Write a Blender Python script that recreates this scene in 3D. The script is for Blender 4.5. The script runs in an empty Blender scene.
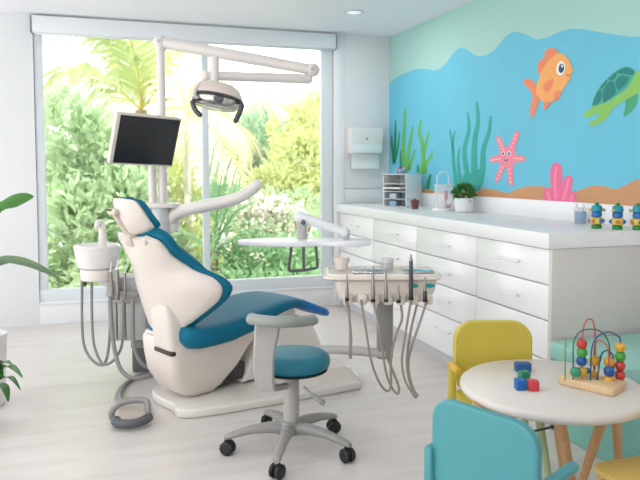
import bpy, bmesh, math, random
import numpy as np
from mathutils import Vector, Matrix, Quaternion
from mathutils.geometry import tessellate_polygon

random.seed(7); RNG = np.random.default_rng(7)
SC = bpy.context.scene
COL = SC.collection
PI = math.pi

# ------------------------------------------------------------------ camera model (640x480)
FPX, CAMH, PCX, PCY = 662.0, 1.3, 320.0, 207.25
TH, PT, RO = math.radians(17.685), math.radians(3.137), math.radians(-.154)
_f0 = Vector((math.sin(TH), math.cos(TH), 0)); _r = Vector((math.cos(TH), -math.sin(TH), 0)); _z = Vector((0, 0, 1))
FWD = _f0*math.cos(PT) - _z*math.sin(PT); _u = _z*math.cos(PT) + _f0*math.sin(PT)
RGT = _r*math.cos(RO) + _u*math.sin(RO); UPV = _u*math.cos(RO) - _r*math.sin(RO)
CAM = Vector((0, 0, CAMH))
def ray(x, y): return FWD + RGT*((x-PCX)/FPX) - UPV*((y-PCY)/FPX)
def atD(x, y, D): return CAM + ray(x, y)*D                      # point at depth D (metres) seen at pixel x, y
def atZ(x, y, z): d = ray(x, y); return CAM + d*((z-CAMH)/d.z)  # point on the level z
def atY(x, y, Y): d = ray(x, y); return CAM + d*(Y/d.y)
YB, ZC = 6.014, 2.598                                           # back wall, ceiling
def wall_x(y): return 2.631 + .034*(YB-y)                       # the mural wall runs 2 degrees off square
def atW(x, y, off=0):
    d = ray(x, y); t = (2.631 + .034*YB)/(d.x + .034*d.y); p = CAM + d*t
    return p - Vector((off, 0, 0))

# ------------------------------------------------------------------ materials
def lin(c):
    return tuple(((v/255)/12.92 if v/255 <= .04045 else ((v/255+.055)/1.055)**2.4) for v in c)
MATS = {}
def mat(name, rgb, rough=.5, metal=0, var=.04, scale=14, bump=0, coat=0, trans=0, alpha=None, emit=0, spec=.5, transl=0):
    if name in MATS: return MATS[name]
    m = bpy.data.materials.new(name); m.use_nodes = True; nt = m.node_tree; N = nt.nodes; L = nt.links
    b = N['Principled BSDF']; c = lin(rgb)
    tc = N.new('ShaderNodeTexCoord'); no = N.new('ShaderNodeTexNoise'); no.inputs['Scale'].default_value = scale; no.inputs['Detail'].default_value = 4
    L.new(tc.outputs['Object'], no.inputs['Vector'])
    mx = N.new('ShaderNodeMix'); mx.data_type = 'RGBA'
    mx.inputs[6].default_value = (*[v*(1-var) for v in c], 1); mx.inputs[7].default_value = (*[min(1, v*(1+var)) for v in c], 1)
    L.new(no.outputs['Fac'], mx.inputs[0]); L.new(mx.outputs[2], b.inputs['Base Color'])
    b.inputs['Roughness'].default_value = rough; b.inputs['Metallic'].default_value = metal
    b.inputs['Coat Weight'].default_value = coat; b.inputs['Transmission Weight'].default_value = trans
    b.inputs['Specular IOR Level'].default_value = spec
    if alpha is not None: b.inputs['Alpha'].default_value = alpha
    if emit:
        b.inputs['Emission Color'].default_value = (*c, 1); b.inputs['Emission Strength'].default_value = emit
    if bump:
        bp = N.new('ShaderNodeBump'); bp.inputs['Strength'].default_value = bump; bp.inputs['Distance'].default_value = .004
        L.new(no.outputs['Fac'], bp.inputs['Height']); L.new(bp.outputs[0], b.inputs['Normal'])
    if transl:
        t = N.new('ShaderNodeBsdfTranslucent'); L.new(mx.outputs[2], t.inputs['Color'])
        ms = N.new('ShaderNodeMixShader'); ms.inputs[0].default_value = transl
        L.new(b.outputs[0], ms.inputs[1]); L.new(t.outputs[0], ms.inputs[2]); L.new(ms.outputs[0], N['Material Output'].inputs[0])
    MATS[name] = m; return m

WALL = mat('wall paint', (226, 227, 228), .6, var=.015, scale=3)
CEIL = mat('ceiling paint', (238, 239, 244), .7, var=.01, scale=3)
WHITE = mat('white lacquer', (250, 249, 250), .18, var=.01, coat=.3)
WORKTOP = mat('white quartz', (238, 238, 238), .32, var=.02, scale=30)
ENDP = mat('grey white panel', (212, 208, 202), .4, var=.02)
FRAME = mat('window frame metal', (222, 228, 232), .4, var=.02)
SILLW = mat('white sill paint', (238, 239, 241), .4, var=.01)
IVORY = mat('ivory plastic shell', (226, 216, 207), .32, var=.02, coat=.15)
IVORY2 = mat('pale ivory plastic', (232, 226, 219), .35, var=.02)
TEAL = mat('teal upholstery', (14, 106, 134), .52, spec=.18, var=.06, scale=60, bump=.05)
BLUE = mat('blue upholstery', (28, 114, 184), .5, spec=.2, var=.05, scale=60)
STEAL = mat('stool teal vinyl', (30, 114, 134), .45, spec=.35, var=.05, scale=60, bump=.05)
GREYP = mat('grey plastic', (150, 148, 145), .4, var=.03)
GREYL = mat('light grey plastic', (186, 184, 181), .38, var=.03)
GREEG = mat('grey green arm pad', (146, 152, 146), .5, var=.05)
DGREY = mat('dark grey plastic', (92, 94, 98), .5, var=.06)
BLACK = mat('black rubber', (26, 27, 29), .5, var=.1)
DSCREEN = mat('dark screen', (36, 39, 43), .28, var=.02)
STEEL = mat('brushed steel', (150, 146, 142), .3, metal=.9, var=.06)
DSTEEL = mat('dark steel', (84, 84, 88), .35, metal=.8, var=.06)
CHROME = mat('polished chrome', (205, 205, 205), .1, metal=1, var=.02)
HOSE = mat('grey hose', (138, 138, 137), .45, var=.04)
BHOSE = mat('beige hose', (158, 148, 138), .5, var=.04)
YELLOW = mat('yellow paint', (198, 180, 70), .42, var=.03)
YELLO2 = mat('orange yellow paint', (214, 172, 66), .42, var=.03)
KTEAL = mat('turquoise paint', (74, 150, 156), .42, var=.03)
TAN = mat('tan painted wood', (206, 176, 96), .45, var=.06)
PGREEN = mat('pale green paint', (172, 196, 146), .45, var=.03)
TABLE = mat('cream table laminate', (220, 214, 207), .35, var=.015)
MINT = mat('mint vinyl', (152, 204, 192), .45, var=.03)
def wood(name, c1, c2, sc=6):
    m = bpy.data.materials.new(name); m.use_nodes = True; N = m.node_tree.nodes; L = m.node_tree.links; b = N['Principled BSDF']
    tc = N.new('ShaderNodeTexCoord'); mp = N.new('ShaderNodeMapping'); mp.inputs['Scale'].default_value = (sc*8, sc*8, sc)
    no = N.new('ShaderNodeTexNoise'); no.inputs['Scale'].default_value = 1; no.inputs['Detail'].default_value = 6; no.inputs['Distortion'].default_value = .4
    cr = N.new('ShaderNodeValToRGB'); cr.color_ramp.elements[0].color = (*lin(c1), 1); cr.color_ramp.elements[1].color = (*lin(c2), 1)
    cr.color_ramp.elements[0].position = .3; cr.color_ramp.elements[1].position = .7
    L.new(tc.outputs['Object'], mp.inputs[0]); L.new(mp.outputs[0], no.inputs['Vector']); L.new(no.outputs['Fac'], cr.inputs[0])
    L.new(cr.outputs[0], b.inputs['Base Color']); b.inputs['Roughness'].default_value = .45
    return m
BEECH = wood('beech wood', (196, 150, 100), (212, 170, 120))
MAPLE = wood('maple wood', (216, 184, 140), (226, 198, 156))
def floor_mat():
    m = bpy.data.materials.new('pale vinyl floor'); m.use_nodes = True; N = m.node_tree.nodes; L = m.node_tree.links; b = N['Principled BSDF']
    tc = N.new('ShaderNodeTexCoord'); mp = N.new('ShaderNodeMapping'); mp.inputs['Scale'].default_value = (1.0, 10, 1); mp.inputs['Rotation'].default_value = (0, 0, math.radians(-8))
    no = N.new('ShaderNodeTexNoise'); no.inputs['Scale'].default_value = 1.3; no.inputs['Detail'].default_value = 7; no.inputs['Roughness'].default_value = .65
    cr = N.new('ShaderNodeValToRGB'); cr.color_ramp.elements[0].color = (*lin((207, 199, 193)), 1); cr.color_ramp.elements[1].color = (*lin((219, 213, 208)), 1)
    cr.color_ramp.elements[0].position = .3; cr.color_ramp.elements[1].position = .62
    L.new(tc.outputs['Object'], mp.inputs[0]); L.new(mp.outputs[0], no.inputs['Vector']); L.new(no.outputs['Fac'], cr.inputs[0])
    L.new(cr.outputs[0], b.inputs['Base Color']); b.inputs['Roughness'].default_value = .3; b.inputs['Specular IOR Level'].default_value = .45
    return m
def glass_mat(name='clear glass', tint=(1, 1, 1), refl=.12):
    m = bpy.data.materials.new(name); m.use_nodes = True; nt = m.node_tree; N = nt.nodes; L = nt.links
    N.remove(N['Principled BSDF'])
    t = N.new('ShaderNodeBsdfTransparent'); t.inputs[0].default_value = (*tint, 1)
    g = N.new('ShaderNodeBsdfGlossy'); g.inputs['Roughness'].default_value = .04
    fr = N.new('ShaderNodeFresnel'); fr.inputs[0].default_value = 1.3
    mu = N.new('ShaderNodeMath'); mu.operation = 'MULTIPLY'; mu.inputs[1].default_value = refl*6; L.new(fr.outputs[0], mu.inputs[0])
    mx = N.new('ShaderNodeMixShader'); L.new(mu.outputs[0], mx.inputs[0]); L.new(t.outputs[0], mx.inputs[1]); L.new(g.outputs[0], mx.inputs[2])
    L.new(mx.outputs[0], N['Material Output'].inputs[0]); return m
GLASS = glass_mat()
def acryl():
    m = bpy.data.materials.new('clear acrylic'); m.use_nodes = True; N = m.node_tree.nodes; L = m.node_tree.links; b = N['Principled BSDF']
    b.inputs['Base Color'].default_value = (.9, .91, .92, 1); b.inputs['Roughness'].default_value = .15
    t = N.new('ShaderNodeBsdfTransparent'); no = N.new('ShaderNodeTexNoise'); no.inputs['Scale'].default_value = 5
    mr = N.new('ShaderNodeMapRange'); mr.inputs[3].default_value = .16; mr.inputs[4].default_value = .24; L.new(no.outputs['Fac'], mr.inputs[0])
    mx = N.new('ShaderNodeMixShader'); L.new(mr.outputs[0], mx.inputs[0]); L.new(t.outputs[0], mx.inputs[1]); L.new(b.outputs[0], mx.inputs[2]); L.new(mx.outputs[0], N['Material Output'].inputs[0]); return m
ACRYL = acryl()

# ------------------------------------------------------------------ mesh builder
def frame_of(d, up=None):
    d = Vector(d).normalized(); up = Vector(up) if up else (Vector((0, 0, 1)) if abs(d.z) < .95 else Vector((1, 0, 0)))
    x = up.cross(d); x.normalize(); y = d.cross(x); return x, y, d
def catmull(pts, n=6, closed=False):
    P = [Vector(p) for p in pts]; out = []; k = len(P)
    rng = range(k if closed else k-1)
    for i in rng:
        if closed: a, b, c, d = P[(i-1) % k], P[i], P[(i+1) % k], P[(i+2) % k]
        else: a, b, c, d = P[max(i-1, 0)], P[i], P[i+1], P[min(i+2, k-1)]
        for j in range(n):
            t = j/n
            out.append(.5*((2*b) + (c-a)*t + (2*a-5*b+4*c-d)*t*t + (3*b-a-3*c+d)*t**3))
    if not closed: out.append(P[-1])
    return out
class MB:
    def __init__(s): s.v = []; s.f = []
    def add(s, vs, fs):
        o = len(s.v); s.v += [Vector(v) for v in vs]; s.f += [tuple(o+i for i in f) for f in fs]; return s
    def bm(s, bm, M=None):
        if M is not None: bm.transform(M)
        bm.verts.index_update(); r = s.add([v.co.copy() for v in bm.verts], [[v.index for v in f.verts] for f in bm.faces]); bm.free(); return r
    def box(s, c, size, bev=.004, rot=None, seg=2):
        b = bmesh.new(); bmesh.ops.create_cube(b, size=1); bmesh.ops.scale(b, vec=size, verts=b.verts)
        bv = min(bev, min(size)*.45)
        if bv > 0: bmesh.ops.bevel(b, geom=b.edges[:], offset=bv, segments=seg, profile=.5, affect='EDGES')
        M = Matrix.Translation(c)
        if rot is not None: M = M @ (rot if isinstance(rot, Matrix) else Matrix.Rotation(rot, 4, 'Z'))
        return s.bm(b, M)
    def tube(s, pts, r, n=10, caps=True, up=None, flat=1.0):
        P = [Vector(p) for p in pts]; k = len(P); R = r if isinstance(r, (list, tuple)) else [r]*k
        rings = []; prev = None
        for i, p in enumerate(P):
            d = (P[min(i+1, k-1)]-P[max(i-1, 0)])
            if d.length < 1e-9: d = Vector((0, 0, 1))
            d.normalize()
            if prev is None: x, y, _ = frame_of(d, up)
            else:
                x = prev - d*prev.dot(d)
                x = x.normalized() if x.length > 1e-6 else frame_of(d)[0]
                y = d.cross(x)
            prev = x
            rings.append([p + x*(R[i]*math.cos(2*PI*j/n)) + y*(R[i]*flat*math.sin(2*PI*j/n)) for j in range(n)])
        return s.loft(rings, True, caps)
    def loft(s, rings, closed=True, caps=True):
        n = len(rings[0]); vs = [p for r in rings for p in r]; fs = []
        for i in range(len(rings)-1):
            for j in range(n if closed else n-1):
                a = i*n+j; b = i*n+(j+1) % n; fs.append((a, b, b+n, a+n))
        if caps: fs.append(tuple(range(n-1, -1, -1))); fs.append(tuple((len(rings)-1)*n+j for j in range(n)))
        return s.add(vs, fs)
    def lathe(s, prof, c=(0, 0, 0), n=24, axis=None, caps=True):
        c = Vector(c); x, y, d = frame_of(axis) if axis else (Vector((1, 0, 0)), Vector((0, 1, 0)), Vector((0, 0, 1)))
        return s.loft([[c + d*z + x*(max(r, 1e-4)*math.cos(2*PI*j/n)) + y*(max(r, 1e-4)*math.sin(2*PI*j/n)) for j in range(n)] for r, z in prof], True, caps)
    def cyl(s, a, b, r, n=16, bev=.0):
        a = Vector(a); b = Vector(b); L = (b-a).length
        pr = [(r, 0), (r, L)] if not bev else [(r-bev, 0), (r, bev), (r, L-bev), (r-bev, L)]
        return s.lathe(pr, a, n, b-a)
    def ball(s, c, r, n=16, m=10):
        rx, ry, rz = r if isinstance(r, (tuple, list)) else (r, r, r); c = Vector(c)
        return s.loft([[c + Vector((rx*math.sin(PI*max(min(i/m, .995), .005))*math.cos(2*PI*j/n), ry*math.sin(PI*max(min(i/m, .995), .005))*math.sin(2*PI*j/n), -rz*math.cos(PI*i/m))) for j in range(n)] for i in range(m+1)])
    def prism(s, out, h, M=None, bev=0, seg=2):
        b = bmesh.new(); vs = [b.verts.new((p[0], p[1], 0)) for p in out]; f = b.faces.new(vs)
        if f.normal.z < 0: f.normal_flip()
        b.normal_update()
        r = bmesh.ops.extrude_face_region(b, geom=[f]); nv = [e for e in r['geom'] if isinstance(e, bmesh.types.BMVert)]
        bmesh.ops.translate(b, vec=(0, 0, h), verts=nv); bmesh.ops.recalc_face_normals(b, faces=b.faces)
        if bev: 
            ed = [e for e in b.edges if abs(e.verts[0].co.z-e.verts[1].co.z) < 1e-6]
            bmesh.ops.bevel(b, geom=ed, offset=bev, segments=seg, profile=.5, affect='EDGES')
        return s.bm(b, M)
def rrect(w, d, r, n=5):
    r = min(r, w/2-1e-4, d/2-1e-4); o = []
    for cx, cy, a in ((w/2-r, d/2-r, 0), (-w/2+r, d/2-r, PI/2), (-w/2+r, -d/2+r, PI), (w/2-r, -d/2+r, 1.5*PI)):
        o += [(cx+r*math.cos(a+PI/2*k/n), cy+r*math.sin(a+PI/2*k/n)) for k in range(n+1)]
    return o
WM = {}
def setp(o, label=None, cat=None, group=None, kind=None):
    for k, v in (('label', label), ('category', cat), ('group', group), ('kind', kind)):
        if v: o[k] = v
    return o
def thing(name, label, cat, loc=(0, 0, 0), rz=0, group=None):
    o = bpy.data.objects.new(name, None); COL.objects.link(o); o.empty_display_size = .05
    o.location = loc; o.rotation_euler = (0, 0, rz); WM[o.name] = Matrix.Translation(loc) @ Matrix.Rotation(rz, 4, 'Z')
    return setp(o, label, cat, group)
def part(name, mb, material, parent=None, label=None, world=False, ang=38, kind=None):
    me = bpy.data.meshes.new(name); vs = mb.v
    if world and parent is not None: inv = WM[parent.name].inverted(); vs = [inv @ v for v in vs]
    me.from_pydata([tuple(v) for v in vs], [], mb.f); me.validate(); me.update()
    b = bmesh.new(); b.from_mesh(me); bmesh.ops.recalc_face_normals(b, faces=b.faces); b.to_mesh(me); b.free()
    me.shade_smooth(); me.set_sharp_from_angle(angle=math.radians(ang)); me.materials.append(material)
    o = bpy.data.objects.new(name, me); COL.objects.link(o)
    if parent is not None: o.parent = parent; WM[o.name] = WM[parent.name]
    else: WM[o.name] = Matrix.Identity(4)
    if label: o['label'] = label
    if kind: o['kind'] = kind
    return o
def single(name, mb, material, label, cat, group=None, base=None, **k):
    base = Vector(base) if base is not None else Vector((0, 0, 0))
    mb.v = [v-base for v in mb.v]; o = part(name, mb, material, **k); o.location = base; WM[o.name] = Matrix.Translation(base); return setp(o, label, cat, group)
def struct(name, mb, material): return setp(part(name, mb, material), kind='structure')
def kids(o): return [c for c in COL.objects if c.parent == o]
def copy_tree(o, parent=None):
    c = o.copy(); COL.objects.link(c); WM[c.name] = WM[o.name].copy()
    if parent is not None: c.parent = parent
    for ch in kids(o): copy_tree(ch, c)
    return c
def wb(p0, p1, bev=0): # world box from two corners
    c = [(a+b)/2 for a, b in zip(p0, p1)]; s = [abs(a-b) for a, b in zip(p0, p1)]
    return MB().box(c, s, bev)

# ------------------------------------------------------------------ the room
XL, YF, XE = -2.6, -2.6, 3.3
struct('floor', wb((XL, YF, -.1), (XE+.2, YB+.25, 0)), floor_mat())
struct('ceiling', wb((XL-.15, YF, ZC), (XE+.2, YB+.25, ZC+.15)), CEIL)
struct('wall_left', wb((XL-.15, YF, 0), (XL, YB+.25, .3)), WALL)   # unseen side: low wall only, opened above to let in more daylight
WL, WR = -.578, 2.055                                           # window opening
struct('wall_front', wb((XL-.15, YF-.15, 0), (XE+.2, YF, ZC)), WALL)
m = wb((XL, YB, 0), (WL, YB+.22, ZC)); struct('wall_back_left', m, WALL)
m = wb((WR+.04, YB, .0), (wall_x(YB)+.1, YB+.22, ZC)).add([], [])
struct('wall_back_right', m, WALL)
struct('trim_1', wb((WR+.10, YB-.012, .985), (wall_x(YB), YB, 1.124), .003), WALL)   # panel course above the counter
struct('trim_2', wb((WR+.10, YB-.012, 1.132), (wall_x(YB), YB, 2.598), .003), WALL)
struct('trim_3', wb((WR+.005, YB-.02, 0), (WR+.10, YB+.1, ZC), .004), SILLW)         # white strip right of the window
struct('wall_under_window', wb((WL, YB, 0), (WR+.04, YB+.22, .185), .003), SILLW)
m = MB(); q = [(wall_x(y), y) for y in (YB+.2, YF)]
m.prism([(q[0][0], q[0][1]), (q[1][0], q[1][1]), (q[1][0]+.4, q[1][1]), (q[0][0]+.4, q[0][1])], ZC)
struct('wall_right', m, WALL)

# window: frame, mullion, panes
GY = YB+.05; BH = 2.45
m = MB()
m.box(((WL+WR)/2, GY, .24), (WR-WL, .07, .11), .006)            # bottom rail
m.box(((WL+WR)/2, GY, 2.50), (WR-WL, .07, .10), .006)
m.box((WL+.036, GY, 1.35), (.068, .062, 2.3), .006); m.box((WR-.057, GY, 1.35), (.11, .062, 2.3), .006)
m.box((.842, GY, 1.35), (.06, .062, 2.3), .006)
wf = struct('window_1', m, FRAME)
for a, b in ((WL+.06, .82), (.86, WR-.1)):
    part('glass_pane', wb((a, GY-.004, .28), (b, GY+.004, 2.46)), GLASS, wf)
struct('trim_4', wb((WL, YB-.015, .172), (WR, YB+.02, .192), .004), SILLW)  # sill nosing

# roller blind cassette
bl = thing('roller_blind', 'white roller blind cassette running across the top of the large window', 'blind', (.74, YB-.03, 2.43))
m = MB(); m.box((.74, YB-.035, 2.512), (WR-WL-.0, .09, .135), .008); part('cassette', m, mat('blind cassette white', (230, 233, 236), .45, var=.01), bl, world=True)
for x in (WL-.006, WR+.006):
    part('end_cap', MB().box((x, YB-.035, 2.512), (.012, .094, .14), .004), mat('blind cap grey', (128, 142, 142), .5), bl, 'grey end cap', world=True)
m = MB(); m.box((.74, YB-.02, 2.441), (WR-WL-.05, .02, .016), .004); part('bottom_bar', m, FRAME, bl, world=True)

# ceiling downlight
p = atZ(354, 12, ZC)
dl = thing('ceiling_light', 'small round recessed downlight in the white ceiling', 'ceiling light', p)
part('rim', MB().lathe([(.078, 0), (.08, -.006), (.06, -.008), (.056, -.002)], n=32, caps=False), mat('light rim', (214, 216, 220), .4), dl)
part('diffuser', MB().lathe([(.058, -.004), (.05, -.006), (.001, -.007)], n=32), mat('light diffuser', (238, 240, 245), .4, emit=.35), dl)
# first lights the visible downlight; the rest are unseen lamps added to brighten
LAMPW = 2.5
for lx, ly in ((1.95, 5.1), (-.3, 2.3), (1.2, 2.3), (-.3, .6), (-1.6, 1.4), (.4, -1.2), (1.9, -1.2), (-1.4, -1.0)):
    la = bpy.data.lights.new('downlight', 'AREA'); la.shape = 'DISK'; la.size = .11; la.energy = LAMPW*(1.6 if ly > 5 else 1); la.color = (1, .965, .93)
    lo_ = bpy.data.objects.new('downlight', la); COL.objects.link(lo_); lo_.location = (lx, ly, ZC-.012)
    if ly < 5:
        d2 = copy_tree(dl); d2.location = (lx, ly, ZC); d2['label'] = 'added downlight out of view that brightens the near half of the room'; d2['group'] = 'added downlights out of view'

# ------------------------------------------------------------------ cabinets and worktop
XC, YN, ZT, TT = 2.075, 2.771, .987, .079
XF = XC+.03
m = MB(); e = [(XC, YN), (wall_x(YN)-.004, YN), (wall_x(YB)-.004, YB-.024), (XC, YB-.024)]
m.prism(e, TT, Matrix.Translation((0, 0, ZT-TT)), .004)
single('worktop', m, WORKTOP, 'long white quartz worktop running along the mural wall over the drawers', 'worktop', base=(XC, YN, 0))
m = MB(); q = [(wall_x(YN-.01)-.002, YN), (wall_x(YB)-.002, YB-.022)]
m.prism([q[0], q[1], (q[1][0]-.02, q[1][1]), (q[0][0]-.02, q[0][1])], .118, Matrix.Translation((0, 0, ZT)), .002)
struct('baseboard_right', m, mat('white splashback', (240, 240, 242), .25, var=.01))
bounds = [YN+.035, 3.495, 4.31, 5.14, YB-.03]
labs = ['white glossy drawer unit nearest the play table, with a grey end panel', 'white glossy drawer unit between the end unit and the one beside the delivery tray',
        'white glossy drawer unit behind the delivery tray, third from the end panel', 'white glossy drawer unit in the corner next to the window wall']
GAPM = mat('carcass white', (228, 229, 231), .5)
for i in range(4):
    y0, y1 = bounds[i], bounds[i+1]; yc = (y0+y1)/2; w = y1-y0
    t = thing('drawer_unit', labs[i], 'cabinet', (XF+.2, yc, 0), group='white drawer units under the worktop')
    part('body', wb((XF+.022, y0+.001, .08), (wall_x(YB)-.02, y1-.001, ZT-TT-.001)), GAPM, t, world=True)
    part('plinth', wb((XF+.03, y0+.001, 0), (XF+.06, y1-.001, .08)), mat('plinth grey', (204, 206, 210), .25), t, world=True)
    for z0, z1 in ((.722, .902), (.540, .718), (.335, .536), (.085, .331)):
        d = part('drawer', wb((XF, y0+.003, z0+.002), (XF+.02, y1-.003, z1-.002), .002), WHITE, t, world=True)
        zc = z1-.09; h = MB(); L = .115
        h.tube([(XF-.026, yc-L, zc), (XF-.026, yc+L, zc)], .006, 8)
        for s in (-1, 1): h.cyl((XF-.026, yc+s*(L-.02), zc), (XF+.002, yc+s*(L-.02), zc), .005, 8)
        part('handle', h, mat('white metal handle', (245, 245, 246), .25), d, world=True)
    if i == 0:
        part('end_panel', wb((XF-.004, YN+.006, 0), (wall_x(YN+.04)-.003, YN+.033, ZT-TT-.001), .002), ENDP, t, 'grey white end panel', world=True)

# ------------------------------------------------------------------ mural
mur = thing('wall_mural', 'painted underwater mural with fish, turtle and starfish along the right wall', 'mural', (wall_x(4), 4, 1.2))
def S(pts, ox, oy, k): return [(ox+x/k, oy+y/k) for x, y in pts]
def decal(mb, pts, layer, n=5, smooth=True):
    """a painted shape: outline on the wall plane, a fraction of a millimetre of paint per layer"""
    P2 = [Vector((x, y, 0)) for x, y in pts]
    if smooth: P2 = catmull(P2, n, True)
    off = .0008*layer+.001
    W = [atW(p.x, p.y, off) for p in P2]; Bk = [w+Vector((.0012, 0, 0)) for w in W]
    tris = tessellate_polygon([[Vector((w.y, w.z, 0)) for w in W]]); k = len(W)
    return mb.add(W+Bk, [tuple(t) for t in tris]+[(i, (i+1) % k, (i+1) % k+k, i+k) for i in range(k)])
def strip(mb, pts, w, layer, taper=None, n=5):
    P = catmull([Vector((x, y, 0)) for x, y in pts], n); L = []; Rr = []
    for i, p in enumerate(P):
        d = (P[min(i+1, len(P)-1)]-P[max(i-1, 0)]).normalized(); nrm = Vector((-d.y, d.x, 0)); s = i/(len(P)-1)
        ww = w*(taper(s) if taper else 1)/2; L.append(p+nrm*ww); Rr.append(p-nrm*ww)
    return decal(mb, [(q.x, q.y) for q in L+Rr[::-1]], layer, smooth=False)
def ell(mb, cx, cy, rx, ry, layer, rot=0):
    return decal(mb, [(cx+rx*math.cos(a)*math.cos(rot)-ry*math.sin(a)*math.sin(rot), cy+rx*math.cos(a)*math.sin(rot)+ry*math.sin(a)*math.cos(rot)) for a in np.linspace(0, 2*PI, 20, endpoint=False)], layer, smooth=False)
def paint(name, c, var=.03): return mat('mural '+name, c, .6, var=var, scale=5)
def mp(name, mb, m, parent, label=None): return part(name, mb, m, parent, label, world=True)
wave = [(389.3, 84), (394, 79.5), (400, 75.5), (411, 71), (422, 68.6), (435.6, 70.3), (445, 64.5), (456, 50.5), (463.7, 48), (475, 55.3), (482.5, 56), (493.7, 50.6), (505, 37.5), (516, 31.5), (527.5, 35.4), (537, 39.5), (550, 36.3), (565, 30), (580, 29), (602, 32.5), (625, 36), (640, 36.6), (690, 32)]
ws = catmull([Vector((x, y, 0)) for x, y in wave], 4)
m = MB(); decal(m, [(389.2, 36.6), (430, 17), (480, -6), (560, -44), (640, -82), (690, -105), (690, 200), (389.2, 190)], -.6, smooth=False)
mp('painted_sky', m, paint('pale teal', (166, 208, 200), .02), mur)
m = MB(); decal(m, [(p.x, p.y) for p in ws]+[(690, 195), (389.3, 194)], 0, smooth=False)
mp('painted_water', m, paint('water blue', (104, 192, 216), .05), mur)
sand = [(389, 191), (410, 190), (426, 189), (445, 193), (462, 192), (475, 189.4), (488, 188.6), (498, 190.5), (507, 193), (514, 190), (522, 187.5), (531, 186), (546, 187), (562, 190), (576, 191), (591, 186), (603, 186), (615, 189), (625, 185.6), (640, 179), (690, 172)]
ws = catmull([Vector((x, y, 0)) for x, y in sand], 4)
m = MB(); decal(m, [(p.x, p.y) for p in ws]+[(690, 230), (389, 199)], 1, smooth=False)
mp('painted_sand', m, paint('sand', (203, 150, 106), .1), mur)
tp = lambda s: (1-s)**.6*.8+.2
K = lambda pts: S(pts, 384, 95, 4.367)
m = MB()
for pts, w in (([(95, 340), (85, 250), (90, 150), (94, 55)], 5), ([(105, 330), (108, 250), (118, 190), (128, 135)], 4.2), ([(110, 330), (122, 285), (138, 235)], 3.6)): strip(m, K(pts), w, 2, tp)
mp('painted_seaweed', m, paint('leaf green', (96, 176, 96)), mur)
m = MB()
for pts, w in (([(165, 345), (172, 290), (168, 210), (155, 160), (163, 108)], 5), ([(175, 250), (185, 210), (198, 160)], 3.6), ([(180, 345), (185, 300), (205, 270), (212, 240)], 4)): strip(m, K(pts), w, 2, tp)
mp('painted_seaweed', m, paint('leaf green'+' ', (104, 182, 92)), mur)
for sub in ((([(45, 300), (40, 250), (36, 220), (34, 175)], 3), ([(45, 295), (50, 200), (52, 110)], 3.4), ([(47, 290), (62, 230), (68, 160)], 2.6)), (([(80, 335), (74, 280), (75, 240)], 3),), (([(150, 335), (148, 300)], 2.5),), (([(190, 410), (198, 370), (205, 345)], 4),)):
    m = MB()
    for pts, w in sub: strip(m, K(pts), w, 2, tp)
    mp('painted_seaweed', m, paint('deep green', (38, 140, 96)), mur)
m = MB()
for pts, w in (([(318, 400), (305, 300), (300, 220), (288, 150)], 4), ([(300, 240), (303, 200), (311, 155)], 2.6), ([(335, 395), (328, 330), (325, 280), (332, 232)], 4),
               ([(385, 415), (362, 330), (352, 240), (372, 150), (366, 75)], 5.5), ([(400, 415), (395, 300), (398, 200), (412, 110), (406, 30)], 7), ([(405, 415), (430, 330), (435, 240), (460, 160), (467, 90)], 6.5)): strip(m, K(pts), w, 2, tp)
decal(m, K([(340, 395), (350, 345), (380, 340), (430, 320), (440, 350), (425, 395), (395, 425), (360, 415)]), 3)
mp('painted_seaweed', m, paint('teal green', (46, 164, 152)), mur, 'teal green painted seaweed')
# starfish
K = lambda pts: S(pts, 480, 125, 6)
tips = [((228, 42), 15), ((272, 205), 18), ((190, 362), 14), ((98, 340), 14), ((62, 212), 16), ((108, 70), 14)]
m = MB(); out = []; cx, cy = 165, 195
for i, ((tx, ty), r) in enumerate(tips):
    a = math.atan2(ty-cy, tx-cx); n_ = (-math.sin(a), math.cos(a))
    out += [(tx-n_[0]*r*.9-math.cos(a)*6, ty-n_[1]*r*.9-math.sin(a)*6), (tx+n_[0]*r*.9-math.cos(a)*6, ty+n_[1]*r*.9-math.sin(a)*6)]
    b = tips[(i+1) % 6][0]; a2 = math.atan2(b[1]-cy, b[0]-cx); d = (a2-a) % (2*PI); am = a+d/2
    out.append((cx+52*math.cos(am), cy+58*math.sin(am)))
decal(m, K(out), 3, 4); sf = mp('painted_starfish', m, paint('pink', (240, 138, 158)), mur)
m = MB()
for (tx, ty), r in tips:
    for s in (.42, .58, .74, .88): ell(m, *K([(cx+(tx-cx)*s, cy+(ty-cy)*s)])[0], .75, .75, 4)
mp('spots', m, paint('pale pink', (252, 210, 196)), sf)
m = MB()
for x in (143, 178): ell(m, *K([(x, 170)])[0], 1.9, 2.1, 4)
mp('eye', m, paint('white', (240, 240, 240)), sf)
m = MB()
for x in (143, 178): ell(m, *K([(x, 171)])[0], 1.1, 1.3, 5)
strip(m, K([(150, 208), (158, 215), (168, 208)]), .7, 5)
mp('face_marks', m, paint('dark', (60, 50, 90)), sf)
# coral
m = MB(); decal(m, K([(388, 455), (385, 420), (392, 385), (410, 372), (428, 385), (424, 330), (425, 270), (440, 235), (462, 225), (485, 240), (495, 280), (495, 340), (503, 340), (515, 312), (538, 302), (556, 320), (556, 360), (545, 405), (560, 400), (574, 412), (576, 460), (480, 458)]), 3, 4)
co = mp('painted_coral', m, paint('coral pink', (238, 112, 152), .06), mur)
m = MB()
for q in ([(460, 445), (452, 350), (462, 250)], [(500, 450), (520, 390), (536, 320)], [(420, 448), (408, 400)], [(545, 455), (560, 420)]): strip(m, K(q), 3.2, 4, lambda s: 1-.3*s)
mp('highlights', m, paint('light coral', (246, 138, 170)), co)
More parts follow.
